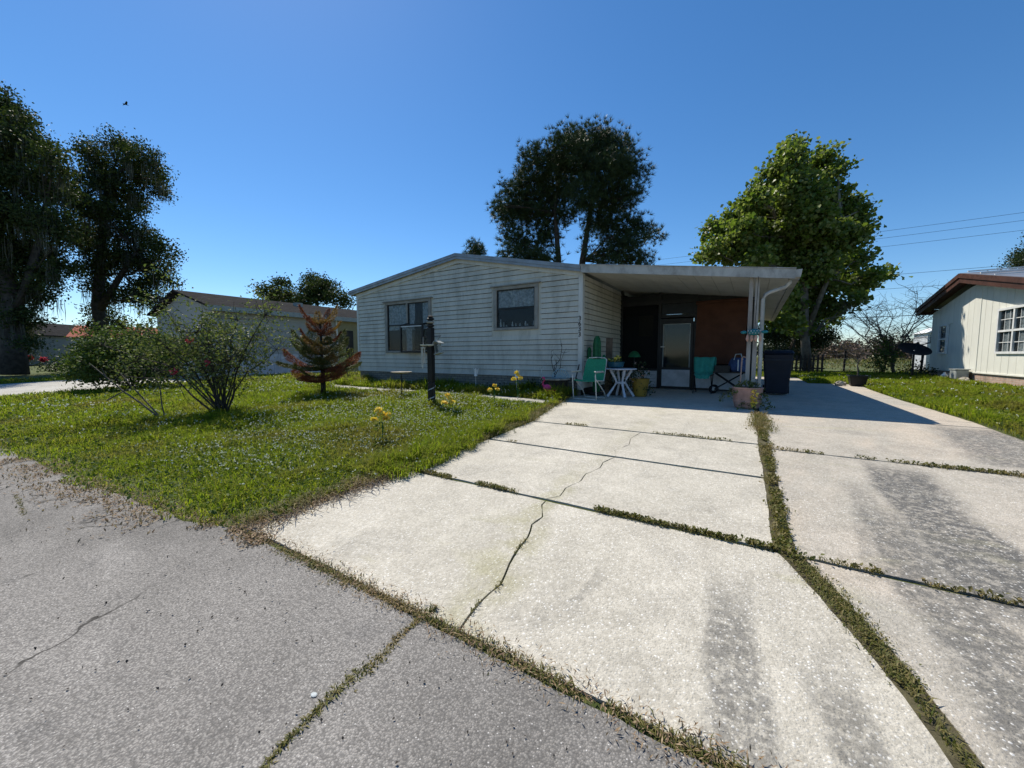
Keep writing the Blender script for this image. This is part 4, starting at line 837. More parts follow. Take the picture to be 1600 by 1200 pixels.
# cut branches leaning out of the bush
for (a0, z0), (a1, z1), r_, lab in (((-.82, .02), (-2.25, .98), .016, 'long bare branch propped low against the twiggy bush'), ((-.80, .03), (-1.75, .86), .014, 'shorter bare branch lying beside the long propped one'), ((-.72, .02), (-1.08, .92), .012, 'steep thin stick leaning up into the twiggy bush'), ((-1.72, .33), (-1.38, .60), .012, 'small crossing stick resting on the propped branches')):
    st = MB(); P = jpath(brb(a0, z0, -.35), brb(a1, z1, -.1), 4, .012); st.tube(P, [r_, r_*.9, r_*.8, r_*.6, r_*.4], 6)
    st.tube([P[3], P[3]+rl(-.12, .05, .16)], [r_*.5, r_*.2], 4); solo(st, 'fallen_branch', 'bark_grey', lab, 'branch')

# red and gold scorched norfolk pine: tiers of drooping-up fronds
nb_ = Vector((-8.98, 5.54, float(gz(5.54)))); t = thing('norfolk_pine', 'small tiered conifer with rust-red and gold scorched fronds on the lawn', 'tree', nb_)
k = MB(); k.tube([nb_, nb_+Vector((.02, 0, .5)), nb_+Vector((0, .02, 1.3)), nb_+Vector((0, 0, 2.0))], [.045, .04, .03, .012], 8); k.tube([nb_+Vector((.07, .02, 0)), nb_+Vector((.06, .02, .6)), nb_+Vector((.03, 0, .95))], [.03, .025, .01], 6)
k.build('trunk', 'bark_dark', t, smooth=True)
ti = 0
for zt, ln, rise, mats in ((.48, .86, .22, ('norfolk_red', 'norfolk_green', 'norfolk_red')), (.70, .98, .26, ('norfolk_red', 'norfolk_green', 'norfolk_green')), (.95, .84, .30, ('norfolk_green', 'norfolk_green', 'norfolk_gold')), (1.20, .74, .30, ('norfolk_green', 'norfolk_gold', 'norfolk_green')), (1.45, .60, .26, ('norfolk_gold', 'norfolk_green', 'norfolk_red')), (1.72, .50, .20, ('norfolk_red', 'norfolk_gold', 'norfolk_red')), (2.02, .40, .24, ('norfolk_gold', 'norfolk_red', 'norfolk_gold'))):
    nbr = 6 if zt < 1.5 else 5
    for i in range(nbr):
        a = i*6.283/nbr+ti*.5+random.uniform(-.15, .15); l = ln*random.uniform(.6, 1.15)*.98; rise_ = rise*1.4*random.uniform(.5, 1.4); zt_ = zt*.90+random.uniform(-.06, .06); h = Vector((math.cos(a), math.sin(a), 0)); o = nb_+Vector((0, 0, zt_)); sd_ = Vector((-h.y, h.x, 0))
        P = [o+h*l*q+Vector((0, 0, rise_*q**1.5-.05*math.sin(q*3.14))) for q in np.linspace(0, 1, 9)]; f = []
        tb = MB(); tb.tube(P, [.010*(1-.09*q) for q in range(9)], 4, False)
        n = int(1500*l); q = R.random(n)**.8; Pc = np.array([list(o)]*n)+np.outer(q*l, h)+np.stack([q*0, q*0, rise_*q**1.5-.05*np.sin(q*3.14)], 1)
        wdt = .30*l*np.sin(np.clip(q*.92+.1, 0, 1)*3.14)+.03; sgn = np.where(R.random(n) < .5, -1, 1); off_ = R.random(n)*wdt
        Pc += np.outer(off_*sgn, sd_)+np.outer(off_*.55, h)+np.stack([q*0, q*0, off_*.22], 1)
        Dd = np.outer(sgn*.7, sd_)+np.outer(np.ones(n)*.6, h)+np.array([0, 0, .35]); Vv, F3 = needles(Pc, Dd, .055, 2, .0045)
        bm_ = mats[i % 3]; fr = tb.build('branch', 'bark_dark', t)
        link('frond', arrmesh('frond', Vv-np.array(nb_), None, F3), bm_, fr)
    ti += 1

# ================================================================== THINGS ON THE PATIO AND LAWN
FL = FLOOR
# green folding lawn chair
t = thing('lawn_chair', 'green webbed folding chair with white tube frame at the carport corner', 'chair', (-2.93, 7.82, float(gz(7.82))), None, rad(-8))
w = .27
for sx in (-1, 1):
    x = sx*w
    MB().tube([(x, -.20, .015), (x, -.22, .10), (x, -.27, .53), (x, -.25, .575), (x, -.18, .585), (x, .10, .57)], .012, 6).build('front_leg', 'alu', t, smooth=True)
    MB().tube([(x*.93, .26, .015), (x*.93, .16, .16), (x*.93, -.18, .42), (x*.93, -.22, .43)], .012, 6).build('rear_leg', 'alu', t, smooth=True)
    MB().box(x-.022, x+.022, -.29, .06, .585, .607).build('armrest', 'alu', t, bevel=.006)
    MB().tube([(x*.95, -.22, .41), (x*.95, .12, .39), (x*.92, .20, .55), (x*.86, .30, .84), (x*.7, .31, .875), (0, .315, .885)], .012, 6).build('seat_rail', 'alu', t, smooth=True)
MB().tube([(-w, -.20, .014), (0, -.20, .014), (w, -.20, .014)], .012, 6).build('foot_bar', 'alu', t); MB().tube([(-w*.93, .26, .014), (0, .26, .014), (w*.93, .26, .014)], .012, 6).build('foot_bar', 'alu', t)
def sheet(rows, x, sag=.02, n=8):
    V = []; 
    for (yy, zz, wd) in rows: V += [(x*wd*(2*i/n-1), yy+sag*math.sin(math.pi*i/n), zz-sag*math.sin(math.pi*i/n)) for i in range(n+1)]
    return MB().add(V, [(r*(n+1)+i, r*(n+1)+i+1, (r+1)*(n+1)+i+1, (r+1)*(n+1)+i) for r in range(len(rows)-1) for i in range(n)])
sheet([(-.23, .40, .95), (-.22, .425, .96), (-.1, .42, .96), (.1, .40, .96)], w).build('seat', 'green_cloth', t, smooth=True)
sheet([(.12, .40, .95), (.17, .52, .93), (.23, .70, .9), (.295, .85, .86), (.305, .875, .76), (.32, .87, .75)], w).build('backrest', 'green_cloth', t, smooth=True)
# white resin side table
t = thing('patio_table', 'small white resin table with splayed legs behind the green chair', 'table', (-2.50, 8.62, FL))
MB().lathe((-2.50, 8.62, .875), [(.30, 0), (.335, .008), (.34, .022), (.33, .032), (0.01, .034)], 28).build('table_top', 'plastic_w', t)
for a in (.6, 2.17, 3.74, 5.31):
    c, s_ = math.cos(a), math.sin(a); q = lambda r, z_: (-2.50+c*r, 8.62+s_*r, z_)
    MB().tube([q(.24, .875), q(.12, .66), q(.10, .58), q(.18, .45), q(.30, .275)], [.03, .024, .026, .024, .03], 6).build('leg', 'plastic_w', t)
MB().lathe((-2.50, 8.62, .56), [(.09, 0), (.12, .01), (.12, .04), (.09, .05)], 12).build('brace_ring', 'plastic_w', t)
def potted(name, label, base, prof, pot_mat, mounds, leaf, lsize, n, flower=None, fn=0, cat='planter', rim=None, fsize=.035, soil=True):
    t = thing(name, label, cat, base); b_ = Vector(base); p_ = MB().lathe(b_, prof, 22).build('pot', pot_mat, t, smooth=False)
    if rim: MB().lathe(b_, rim, 22).build('rim', pot_mat, t)
    Cs = [np.array(b_+Vector(c))+unit(n)*R.random((n, 1))**.5*np.array(r_) for c, r_ in mounds]; C = np.concatenate(Cs)
    Vv, F3 = leaves(C, lsize); link('foliage', arrmesh('foliage', Vv-np.array(b_), None, F3), leaf, t)
    if flower:
        q = C[R.integers(0, len(C), fn)]+np.array([0, -.02, .02]); q = np.repeat(q, 7, 0)+R.normal(size=(fn*7, 3))*fsize*.35; Vv, F3 = leaves(q, fsize)
        o = link('blossoms', arrmesh('blossoms', Vv-np.array(b_), None, F3), flower, t); o['kind'] = 'stuff'
    return t
potted('flower_pot', 'teal blue bowl of yellow flowers on the white table', (-2.62, 8.60, .911), [(.10, 0), (.17, .03), (.19, .12), (.20, .14), (.17, .14), (.16, .10)], 'blue_pot', [((0, 0, .17), (.16, .16, .09))], 'leaf_shrub', .04, 160, 'yellow', 22)
potted('flower_pot', 'mustard pot of leggy flowering stems beside the white table', (-2.15, 8.95, FL), [(.13, 0), (.17, .22), (.20, .38), (.21, .40), (.18, .40), (.16, .34)], 'mustard', [((0, 0, .55), (.28, .28, .24)), ((-.2, -.1, .35), (.2, .2, .3)), ((.1, 0, .2), (.28, .25, .2))], 'leaf_dark', .05, 170, 'shell_pink', 24)
potted('flower_pot', 'low dark pot of trailing leaves under the white table', (-2.72, 8.95, FL), [(.12, 0), (.16, .2), (.17, .22), (.14, .22), (.13, .18)], 'wood_dark', [((0, 0, .3), (.3, .25, .18)), ((0, 0, .55), (.2, .2, .25))], 'leaf_dark', .05, 160)
# painted cactus ornament
t = thing('cactus_ornament', 'tall green cactus ornament standing behind the folding chair', 'ornament', (-3.10, 8.72, FL)); c = Vector((-3.10, 8.72, FL))
MB().lathe(c, [(.16, 0), (.19, .02), (.19, .05), (.07, .07)], 16).build('base', 'wood_dark', t)
mb = MB(); n = 14; prof = [(.075, .06), (.085, .3), (.088, .9), (.085, 1.2), (.065, 1.32), (.03, 1.38)]
V = []
for r_, z_ in prof: V += [(c.x+r_*(1+.12*(-1)**j)*math.cos(6.283*j/n), c.y+r_*(1+.12*(-1)**j)*math.sin(6.283*j/n), c.z+z_) for j in range(n)]
mb.add(V, [(i*n+j, i*n+(j+1) % n, (i+1)*n+(j+1) % n, (i+1)*n+j) for i in range(len(prof)-1) for j in range(n)]+[tuple((len(prof)-1)*n+j for j in range(n))]).build('stem', 'cactus', t)
MB().tube([c+Vector((-.07, 0, .72)), c+Vector((-.16, 0, .76)), c+Vector((-.19, 0, .86)), c+Vector((-.19, 0, 1.08)), c+Vector((-.185, 0, 1.12))], [.045, .05, .05, .045, .02], 8).build('arm', 'cactus', t)
MB().tube([c+Vector((.07, 0, .60)), c+Vector((.15, 0, .64)), c+Vector((.17, 0, .74)), c+Vector((.17, 0, .9)), c+Vector((.165, 0, .94))], [.04, .045, .045, .04, .02], 8).build('arm', 'cactus', t)
mb = MB().hexa([(-2.98, 8.95, FL), (-2.82, 8.95, FL), (-2.82, 8.97, FL), (-2.98, 8.97, FL), (-3.06, 9.24, 1.62), (-2.90, 9.24, 1.62), (-2.90, 9.26, 1.62), (-3.06, 9.26, 1.62)]); solo(mb, 'wooden_board', 'wood', 'narrow upright wooden board leaning beside the cactus ornament', 'board')
# green shaded lantern
t = thing('garden_lantern', 'green-shaded lantern on a thin stake by the porch screen', 'lantern', (-2.62, 10.2, FL)); c = Vector((-2.62, 10.2, FL))
MB().tube([c, c+Vector((0, 0, .92))], .015, 6).build('stake', 'black', t); MB().lathe(c+Vector((0, 0, .88)), [(.16, 0), (.14, .06), (.09, .13), (.03, .16)], 16).build('shade', 'cactus', t); MB().lathe(c+Vector((0, 0, .0)), [(.13, 0), (.12, .03), (.02, .04)], 12).build('foot', 'black', t)
mb = MB(); b0 = (-2.75, 10.95)
t = thing('wire_rack', 'low black wire rack standing before the porch kick panel', 'rack', (b0[0], b0[1], FL))
for x in (-.18, .18):
    for y in (-.1, .1): MB().tube([(b0[0]+x, b0[1]+y, FL), (b0[0]+x, b0[1]+y, FL+.50)], .012, 5).build('leg', 'black', t)
for z_ in (.2, .49):
    r_ = MB()
    for x in np.linspace(-.18, .18, 6): r_.tube([(b0[0]+x, b0[1]-.1, FL+z_), (b0[0]+x, b0[1]+.1, FL+z_)], .006, 4)
    for y in (-.1, .1): r_.tube([(b0[0]-.18, b0[1]+y, FL+z_), (b0[0]+.18, b0[1]+y, FL+z_)], .008, 4)
    r_.build('shelf', 'black', t)
# teal draped chair
t = thing('folding_chair', 'dark folding chair draped with a teal towel beside the porch door', 'chair', (-1.02, 10.55, FL)); c = Vector((-1.02, 10.55, FL))
for sx in (-.2, .2):
    MB().tube([c+Vector((sx, -.22, 0)), c+Vector((sx, .16, .45)), c+Vector((sx, .22, .84))], .012, 6).build('leg', 'black', t); MB().tube([c+Vector((sx*.9, .22, 0)), c+Vector((sx*.9, -.18, .44))], .012, 6).build('leg', 'black', t)
MB().box(c.x-.2, c.x+.2, c.y-.2, c.y+.17, FL+.43, FL+.455).build('seat', 'black', t); MB().tube([c+Vector((-.2, -.15, .12)), c+Vector((.2, -.15, .12))], .01, 5).build('stretcher', 'black', t)
V = []; n = 14
for r_, (yy, zz) in enumerate(((.25, .50), (.262, .7), (.255, .86), (.225, .885), (.185, .86), (.165, .70), (.13, .55), (.05, .475), (-.12, .468), (-.215, .462), (-.23, .42), (-.232, .36))):
    V += [(c.x+(.245-.012*max(r_-3, 0)+.012*math.sin(r_))*(2*i/n-1), c.y+yy+.012*math.sin(i*1.7+r_*.6), FL+zz+.006*math.sin(i*1.1)) for i in range(n+1)]
tw = MB().add(V, [(r_*(n+1)+i, r_*(n+1)+i+1, (r_+1)*(n+1)+i+1, (r_+1)*(n+1)+i) for r_ in range(11) for i in range(n)]).build('draped_towel', 'teal_cloth', None, smooth=True)
tag(tw, 'teal towel draped over the chair beside the porch door', 'towel')
# wheeled folding cart with a blue bag
t = thing('folding_cart', 'black folding cart with crossed legs and small wheels under the blind', 'cart', (-.48, 10.75, FL)); c = Vector((-.48, 10.75, FL))
for y in (-.16, .16):
    MB().tube([c+Vector((-.32, y, .08)), c+Vector((.30, y, .50))], .014, 6).build('leg', 'black', t); MB().tube([c+Vector((.32, y, .05)), c+Vector((-.30, y, .50))], .014, 6).build('leg', 'black', t)
    w_ = MB(); pts = [c+Vector((-.32+.085*math.cos(a), y, .095+.085*math.sin(a))) for a in np.linspace(0, 6.283, 15)]; w_.tube(pts, .02, 6, False); wh = w_.build('wheel', 'black', t)
    MB().tube([c+Vector((-.32, y-.02, .095)), c+Vector((-.32, y+.02, .095))], .03, 8).build('hub', 'alu', wh)
MB().box(c.x-.34, c.x+.34, c.y-.19, c.y+.19, FL+.50, FL+.53).build('tray', 'black', t); MB().box(c.x-.30, c.x+.02, c.y-.15, c.y+.15, FL+.531, FL+.68).build('bin_box', 'black', t)
mb = MB(); n = 16; V = []
for r_, z_ in ((.15, 0), (.19, .06), (.20, .18), (.17, .28), (.13, .34), (.10, .33)): V += [(c.x+.19+r_*(1+.12*math.sin(3*j+z_*20))*math.cos(6.283*j/n), c.y-.02+r_*.75*(1+.12*math.sin(2*j))*math.sin(6.283*j/n), FL+.532+z_) for j in range(n)]
t = thing('cloth_bag', 'crumpled blue and grey bag sitting on the folding cart', 'bag', (c.x+.19, c.y, FL+.532)); mb.add(V, [(i*n+j, i*n+(j+1) % n, (i+1)*n+(j+1) % n, (i+1)*n+j) for i in range(5) for j in range(n)]+[tuple(range(n))[::-1]]).build('body', 'blue_bag', t, smooth=True)
MB().tube([c+Vector((.10, -.18, .82)), c+Vector((.13, -.21, .95)), c+Vector((.24, -.21, .96)), c+Vector((.28, -.18, .82))], .012, 6).build('handle', 'curtain', t); MB().box(c.x+.18, c.x+.20, c.y-.205, c.y-.19, FL+.56, FL+.82).build('stripe', 'white', t)
t = thing('walking_cane', 'pale walking cane leaning by the twin carport posts', 'cane', (-.22, 9.6, FL)); MB().tube([(-.22, 9.6, FL), (-.20, 9.65, FL+.80), (-.20, 9.65, FL+.86), (-.17, 9.65, FL+.9), (-.12, 9.65, FL+.88)], .014, 6).build('shaft', 'shell_pink', t)
MB().lathe((-.22, 9.6, FL), [(.02, 0), (.02, .03)], 8).build('ferrule', 'black', t)
# terracotta tub
t = thing('planter_tub', 'pinkish terracotta tub with trailing yellow-green vine before the carport post', 'planter', (-.06, 8.02, FL)); c = Vector((-.06, 8.02, FL))
MB().lathe(c, [(.185, 0), (.195, .02), (.215, .10), (.222, .11), (.222, .125), (.217, .135), (.235, .33), (.245, .345), (.245, .365), (.215, .365), (.205, .33)], 28).build('tub', 'terracotta', t)
MB().lathe(c+Vector((0, 0, .30)), [(.21, 0), (.02, .02)], 20).build('soil', 'wood_dark', t)
vn_ = MB(); vc = []
for a, l, dr_ in ((3.3, .42, .2), (2.6, .3, .1), (4.4, .26, .33), (5.2, .24, .34), (5.7, .34, .34), (0, .36, .3), (3.8, .3, .12), (1.2, .2, -.05), (4.9, .22, .3)):
    h = Vector((math.cos(a), math.sin(a), 0)); P = [c+h*l*q+Vector((0, 0, .36+.10*math.sin(min(q*2.2, 1)*3.14)-dr_*max(0, q-.45)*1.9)) for q in np.linspace(.2, 1, 7)]; vn_.tube(P, .004, 4, False)
    for p_ in P[1:]: vc += [p_+Vector(R.normal(size=3)*.028) for _ in range(9)]
vn_.build('vine', 'bark_dark', t); Vv, F3 = leaves(np.array([list(v) for v in vc]), .05); link('foliage', arrmesh('foliage', Vv-np.array(c), None, F3), 'leaf_rose', t)
q = np.array([list(c+Vector((.10+random.uniform(-.05, .05), -.23, random.uniform(.04, .33)))) for _ in range(60)]); Vv, F3 = leaves(q, .05); link('yellowing_leaves', arrmesh('yellowing_leaves', Vv-np.array(c), None, F3), 'yellow', t)
# hanging teal ornament on a cord
t = thing('wind_chime', 'teal beaded ornament with pink shells hanging on the carport post', 'ornament', (.0, 8.30, 1.5)); c = Vector((-.0, 8.30, 1.62))
MB().tube([c+Vector((.03, -.07, .98)), c+Vector((.01, 0, .14))], .006, 4).build('cord', 'black', t)
MB().ball(c, .10, .06, .06, 12, 6).build('body', 'teal_glaze', t, smooth=True)
for sx in (-1, 1): MB().ball(c+Vector((sx*.16, 0, .0)), .055, .03, .03, 10, 5).build('wing', 'teal_glaze', t, smooth=True)
for i in range(9): MB().ball(c+Vector((-.09+.0225*i, -.052, .02*(-1)**i)), .012, n=6, m=4).build('bead', 'curtain', t)
for i in range(4): MB().lathe(c+Vector((-.10+.065*i, 0, -.17)), [(.008, 0), (.028, .04), (.018, .10), (.006, .13)], 8).build('shell', 'shell_pink', t)
# wheeled bin
t = thing('wheelie_bin', 'dark navy wheeled rubbish bin standing beside the carport', 'bin', (.50, 11.2, FL)); c = Vector((.50, 11.2, FL))
MB().hexa([(c.x-.22, c.y-.25, FL+.03), (c.x+.22, c.y-.25, FL+.03), (c.x+.22, c.y+.2, FL+.03), (c.x-.22, c.y+.2, FL+.03), (c.x-.29, c.y-.34, FL+.96), (c.x+.29, c.y-.34, FL+.96), (c.x+.29, c.y+.34, FL+.96), (c.x-.29, c.y+.34, FL+.96)]).build('body', 'bin', t, bevel=.02)
MB().hexa([(c.x-.31, c.y-.37, FL+.965), (c.x+.31, c.y-.37, FL+.965), (c.x+.31, c.y+.37, FL+.965), (c.x-.31, c.y+.37, FL+.965), (c.x-.27, c.y-.3, FL+1.04), (c.x+.27, c.y-.3, FL+1.04), (c.x+.27, c.y+.36, FL+1.06), (c.x-.27, c.y+.36, FL+1.06)]).build('lid', 'bin', t, bevel=.015)
MB().tube([c+Vector((-.25, .40, .98)), c+Vector((.25, .40, .98))], .018, 8).build('handle', 'bin', t); MB().box(c.x-.30, c.x+.30, c.y-.36, c.y-.325, FL+.80, FL+.84).build('rim_rib', 'bin', t)
for sx in (-1, 1): MB().tube([c+Vector((sx*.20, .24, .1)), c+Vector((sx*.27, .24, .1))], .1, 14).build('wheel', 'black', t)
# big dark planter with bare twigs, blue fan trellis and crook
t = thing('planter_bowl', 'wide dark planter with bare upright twigs at the house corner', 'planter', (-3.86, 8.05, FL)); c = Vector((-3.86, 8.05, FL))
MB().lathe(c, [(.20, 0), (.26, .12), (.29, .30), (.30, .36), (.345, .365), (.35, .40), (.29, .40), (.28, .34)], 24).build('bowl', 'wood_dark', t)
MB().lathe(c, [(.352, .372), (.354, .398), (.30, .404)], 24).build('rim', 'stone', t); tw = MB()
for e in ((-.10, 0, 1.02), (.10, .05, 1.28), (.22, 0, .98), (.02, 0, .85)):
    P = jpath(c+Vector((0, 0, .38)), c+Vector(e), 4, .05); tw.tube(P, [.012, .010, .008, .006, .003], 5)
    for _ in range(4): o = P[random.randint(2, 4)]; tw.tube([o, o+Vector((random.uniform(-.14, .14), random.uniform(-.08, .08), random.uniform(.02, .18)))], [.005, .002], 4)
tw.build('twigs', 'bark_dark', t)
t = thing('fan_trellis', 'pale blue wire fan ornament stuck in the dark planter', 'ornament', (-3.66, 7.93, FL+.36)); c2 = Vector((-3.66, 7.93, FL+.36)); tw = MB()
for a in np.linspace(.15, math.pi-.15, 11): tw.tube([c2+Vector((math.cos(a)*.05, 0, .02+math.sin(a)*.05)), c2+Vector((math.cos(a)*.21, -.01, .06+math.sin(a)*.21))], .007, 5)
for r_ in (.12, .21): tw.tube([c2+Vector((math.cos(a)*r_, -.01, .05+math.sin(a)*r_)) for a in np.linspace(0.05, math.pi-.05, 14)], .008, 5)
tw.build('wires', 'blue_paint', t); MB().tube([c2+Vector((0, 0, -.3)), c2+Vector((0, 0, .05))], .008, 5).build('stake', 'blue_paint', t)
mb = MB().tube([(-4.13, 7.9, FL), (-4.13, 7.9, .86), (-4.12, 7.9, .93), (-4.08, 7.9, .96), (-4.04, 7.9, .93), (-4.035, 7.9, .88)], .008, 6); solo(mb, 'shepherd_hook', 'curtain', 'short pale crook stake beside the wide dark planter', 'stake')
mb = MB().tube([(-3.40, 7.95, FL+.02), (-3.33, 8.2, FL+.72)], .016, 6); solo(mb, 'wooden_pole', 'wood_dark', 'dark stick leaning between the planter and house corner', 'stick')
shrub('border_plant', 'dark leafy plant against the skirting behind the flamingo', (-4.35, 8.05, FL), [((0, 0, .2), .26, .2), ((.22, -.05, .16), .22, .16)], 'leaf_dark', .05, 18, 420, .06, 6, 'plant')
shrub('border_plant', 'spreading dark plant in the bare soil between the two fairy stakes', (-5.3, 8.0, FL), [((0, 0, .13), .3, .14), ((-.4, .05, .1), .3, .12), ((.35, 0, .12), .25, .12)], 'leaf_dark', .045, 18, 420, .06, 6, 'plant')
# flamingo and red pot
t = thing('flamingo', 'hot pink plastic flamingo standing by a red pot', 'ornament', (-3.83, 7.50, float(gz(7.5)))); c = Vector((-3.83, 7.50, float(gz(7.5))))
MB().ball(c+Vector((.05, 0, .24)), .10, .06, .075, 12, 7).build('body', 'pink', t, smooth=True)
MB().tube([c+Vector((-.02, 0, .27)), c+Vector((-.06, 0, .32)), c+Vector((-.05, 0, .37)), c+Vector((-.015, 0, .40)), c+Vector((-.015, 0, .44)), c+Vector((-.05, 0, .46)), c+Vector((-.075, 0, .445))], [.035, .022, .017, .015, .017, .024, .012], 8).build('neck', 'pink', t, smooth=True)
MB().tube([c+Vector((-.075, 0, .445)), c+Vector((-.10, 0, .42)), c+Vector((-.105, 0, .395))], [.013, .010, .003], 6).build('beak', 'black', t)
for sx in (0, .05): MB().tube([c+Vector((.02+sx, 0, 0)), c+Vector((.03+sx, 0, .2))], .006, 5).build('leg', 'black', t)
t = thing('red_pot', 'small red plastic pot next to the pink flamingo', 'pot', (-3.66, 7.46, float(gz(7.46)))); c = Vector((-3.66, 7.46, float(gz(7.46))))
MB().lathe(c, [(.085, 0), (.12, .18), (.13, .185), (.13, .21), (.11, .21), (.10, .17)], 18).build('body', 'red', t); MB().lathe(c+Vector((0, 0, .165)), [(.10, 0), (.02, .015)], 14).build('soil', 'wood_dark', t)

# yard lamp post hung with feeders
t = thing('lamp_post', 'black square garden post with banded cap and spiral-wrapped foot', 'post', (-5.41, 5.63, float(gz(5.63)))); c = Vector((-5.41, 5.63, float(gz(5.63))-.02))
MB().box(c.x-.055, c.x+.055, c.y-.055, c.y+.055, c.z, c.z+1.58).build('shaft', 'black', t, bevel=.006)
for i, z_ in enumerate((1.60, 1.665, 1.73)): MB().lathe(c+Vector((0, 0, z_)), [(.055, 0), (.075, .012), (.075, .03), (.05, .045)], 16).build('cap_ring', 'black' if i != 1 else 'stone', t)
MB().lathe(c+Vector((0, 0, 1.585)), [(.045, 0), (.045, .2), (.06, .215), (.02, .235)], 12).build('lantern', 'wood_dark', t)
mb = MB()
for i in range(26): a = i*.55; mb.bar(c+Vector((.075*math.cos(a), .075*math.sin(a), .04+i*.016)), c+Vector((.075*math.cos(a+.55), .075*math.sin(a+.55), .056+i*.016)), .018, .012)
mb.build('spiral_wrap', 'white_dirty', t); MB().lathe(c, [(.062*1.42, 0), (.062*1.42, .50), (.04, .53)], 4).build('foot_sleeve', 'black', t)
MB().tube([c+Vector((-.16, -.09, 1.40)), c+Vector((.20, .08, 1.42))], .009, 6).build('cross_arm', 'black', t)
for sx in (-.10, .05): MB().lathe(c+Vector((sx, -.085, 1.22)), [(.03, 0), (.075, .015), (.08, .03), (.06, .03), (.02, .018)], 16).build('seed_dish', 'white', t)
wc = thing('wind_chime', 'wind chime of pale hanging tubes on the black garden post', 'chime', c+Vector((-.13, -.08, .82))); b_ = c+Vector((-.13, -.08, 1.18))
MB().lathe(b_, [(.05, 0), (.05, .015)], 12).build('disc', 'white', wc); MB().tube([b_, b_+Vector((0, 0, .22))], .003, 4).build('cord', 'white', wc)
for i in range(5): a = i*1.257; l = .28+.03*i; MB().tube([b_+Vector((.035*math.cos(a), .035*math.sin(a), 0)), b_+Vector((.035*math.cos(a), .035*math.sin(a), -l))], .008, 6).build('tube', 'alu', wc)
bf = thing('bird_feeder', 'small grey house-shaped bird feeder hanging from the black garden post', 'feeder', c+Vector((.17, .05, 1.08))); b_ = c+Vector((.17, .05, 1.08)); Mx = Matrix.Rotation(rad(-14), 3, 'Y')
MB().cbox(b_, .16, .13, .02, Mx).build('tray', 'grey_box', bf); MB().cbox(b_+Mx @ Vector((0, 0, .10)), .09, .08, .17, Mx).build('hopper', 'glass', bf)
for s_ in (-1, 1): MB().cbox(b_+Mx @ Vector((s_*.06, 0, .21)), .13, .15, .012, Mx @ Matrix.Rotation(rad(s_*35), 3, 'Y')).build('roof', 'grey_box', bf); MB().cbox(b_+Mx @ Vector((s_*.055, 0, .10)), .012, .08, .19, Mx).build('side', 'grey_box', bf)
MB().tube([b_+Mx @ Vector((0, 0, .24)), c+Vector((.18, .07, 1.415))], .003, 4).build('cord', 'black', bf)
# bird bath
t = thing('bird_bath', 'flat pale dish on a thin black stem standing in the lawn', 'bird bath', (-6.91, 6.21, float(gz(6.21)))); c = Vector((-6.91, 6.21, float(gz(6.21))))
MB().lathe(c+Vector((0, 0, .57)), [(.03, 0), (.15, .012), (.235, .035), (.24, .045), (.15, .03), (.02, .022)], 22).build('dish', 'stone', t)
MB().tube([c+Vector((0, 0, 0)), c+Vector((0, 0, .575))], .012, 6).build('stem', 'black', t)
for a in (.3, 2.4, 4.5): MB().tube([c+Vector((0, 0, .14)), c+Vector((.11*math.cos(a), .11*math.sin(a), 0))], .007, 5).build('foot', 'black', t)
# yellow cloth flower stakes
FG = 'yellow cloth flower stakes in the lawn'
for i, ((x, y), h, tops, lab) in enumerate((((-4.03, 3.28), .30, 5, 'yellow cloth flower stake standing alone out in the lawn'), ((-4.40, 5.01), .25, 4, 'yellow flower stake beside the black garden post'), ((-4.26, 6.16), .34, 3, 'yellow flower stake of two blooms near the front path'), ((-4.23, 7.0), .48, 4, 'tallest yellow flower stake close to the house skirting'))):
    z_ = float(gz(y)); t = thing('flower_stake', lab, 'flower', (x, y, z_), FG); c = Vector((x, y, z_)); MB().tube([c, c+Vector((.01, 0, h*.6)), c+Vector((0, 0, h))], .006, 5).build('stem', 'cactus', t)
    for j in range(tops):
        o = c+rl((-.085, .01, .06, -.03, .09)[j], -.03, h+(-.03, .05, -.02, .10, .03)[j]); k = 22; a = R.uniform(0, 6.283, k); e = R.uniform(.1, 1.3, k)
        C = np.array([list(o)]*k)+np.stack([np.cos(a)*np.cos(e), np.sin(a)*np.cos(e), np.sin(e)], 1)*.038; Vv, F3 = leaves(C, .058, .2, .9); link('bloom', arrmesh('bloom', Vv-np.array(c), None, F3), 'yellow', t)
    Vv, F3 = leaves(np.array([list(c+Vector((0, 0, h*.7)))]*10)+R.normal(size=(10, 3))*.04, .06); link('leaves', arrmesh('leaves', Vv-np.array(c), None, F3), 'leaf_shrub', t)
for x, y, lab in ((-6.0, 7.85, 'white winged fairy stake against the bare skirting'), (-4.72, 7.75, 'white winged fairy stake behind the tallest yellow flower stake')):
    z_ = float(gz(y)); t = thing('fairy_stake', lab, 'ornament', (x, y, z_), 'fairy stakes by the skirting'); c = Vector((x, y, z_)); MB().tube([c, c+Vector((0, 0, .42))], .005, 5).build('stake', 'white', t)
    MB().lathe(c+Vector((0, 0, .40)), [(.045, 0), (.03, .06), (.018, .12), (.025, .14), (.028, .17), (.012, .195)], 10).build('figure', 'white', t)
    for s_ in (-1, 1): MB().hexa([c+Vector((s_*.012, .01, .47)), c+Vector((s_*.05, .012, .46)), c+Vector((s_*.05, .018, .46)), c+Vector((s_*.012, .016, .47)), c+Vector((s_*.02, .01, .55)), c+Vector((s_*.085, .012, .60)), c+Vector((s_*.085, .018, .60)), c+Vector((s_*.02, .016, .55))]).build('wing', 'white', t)

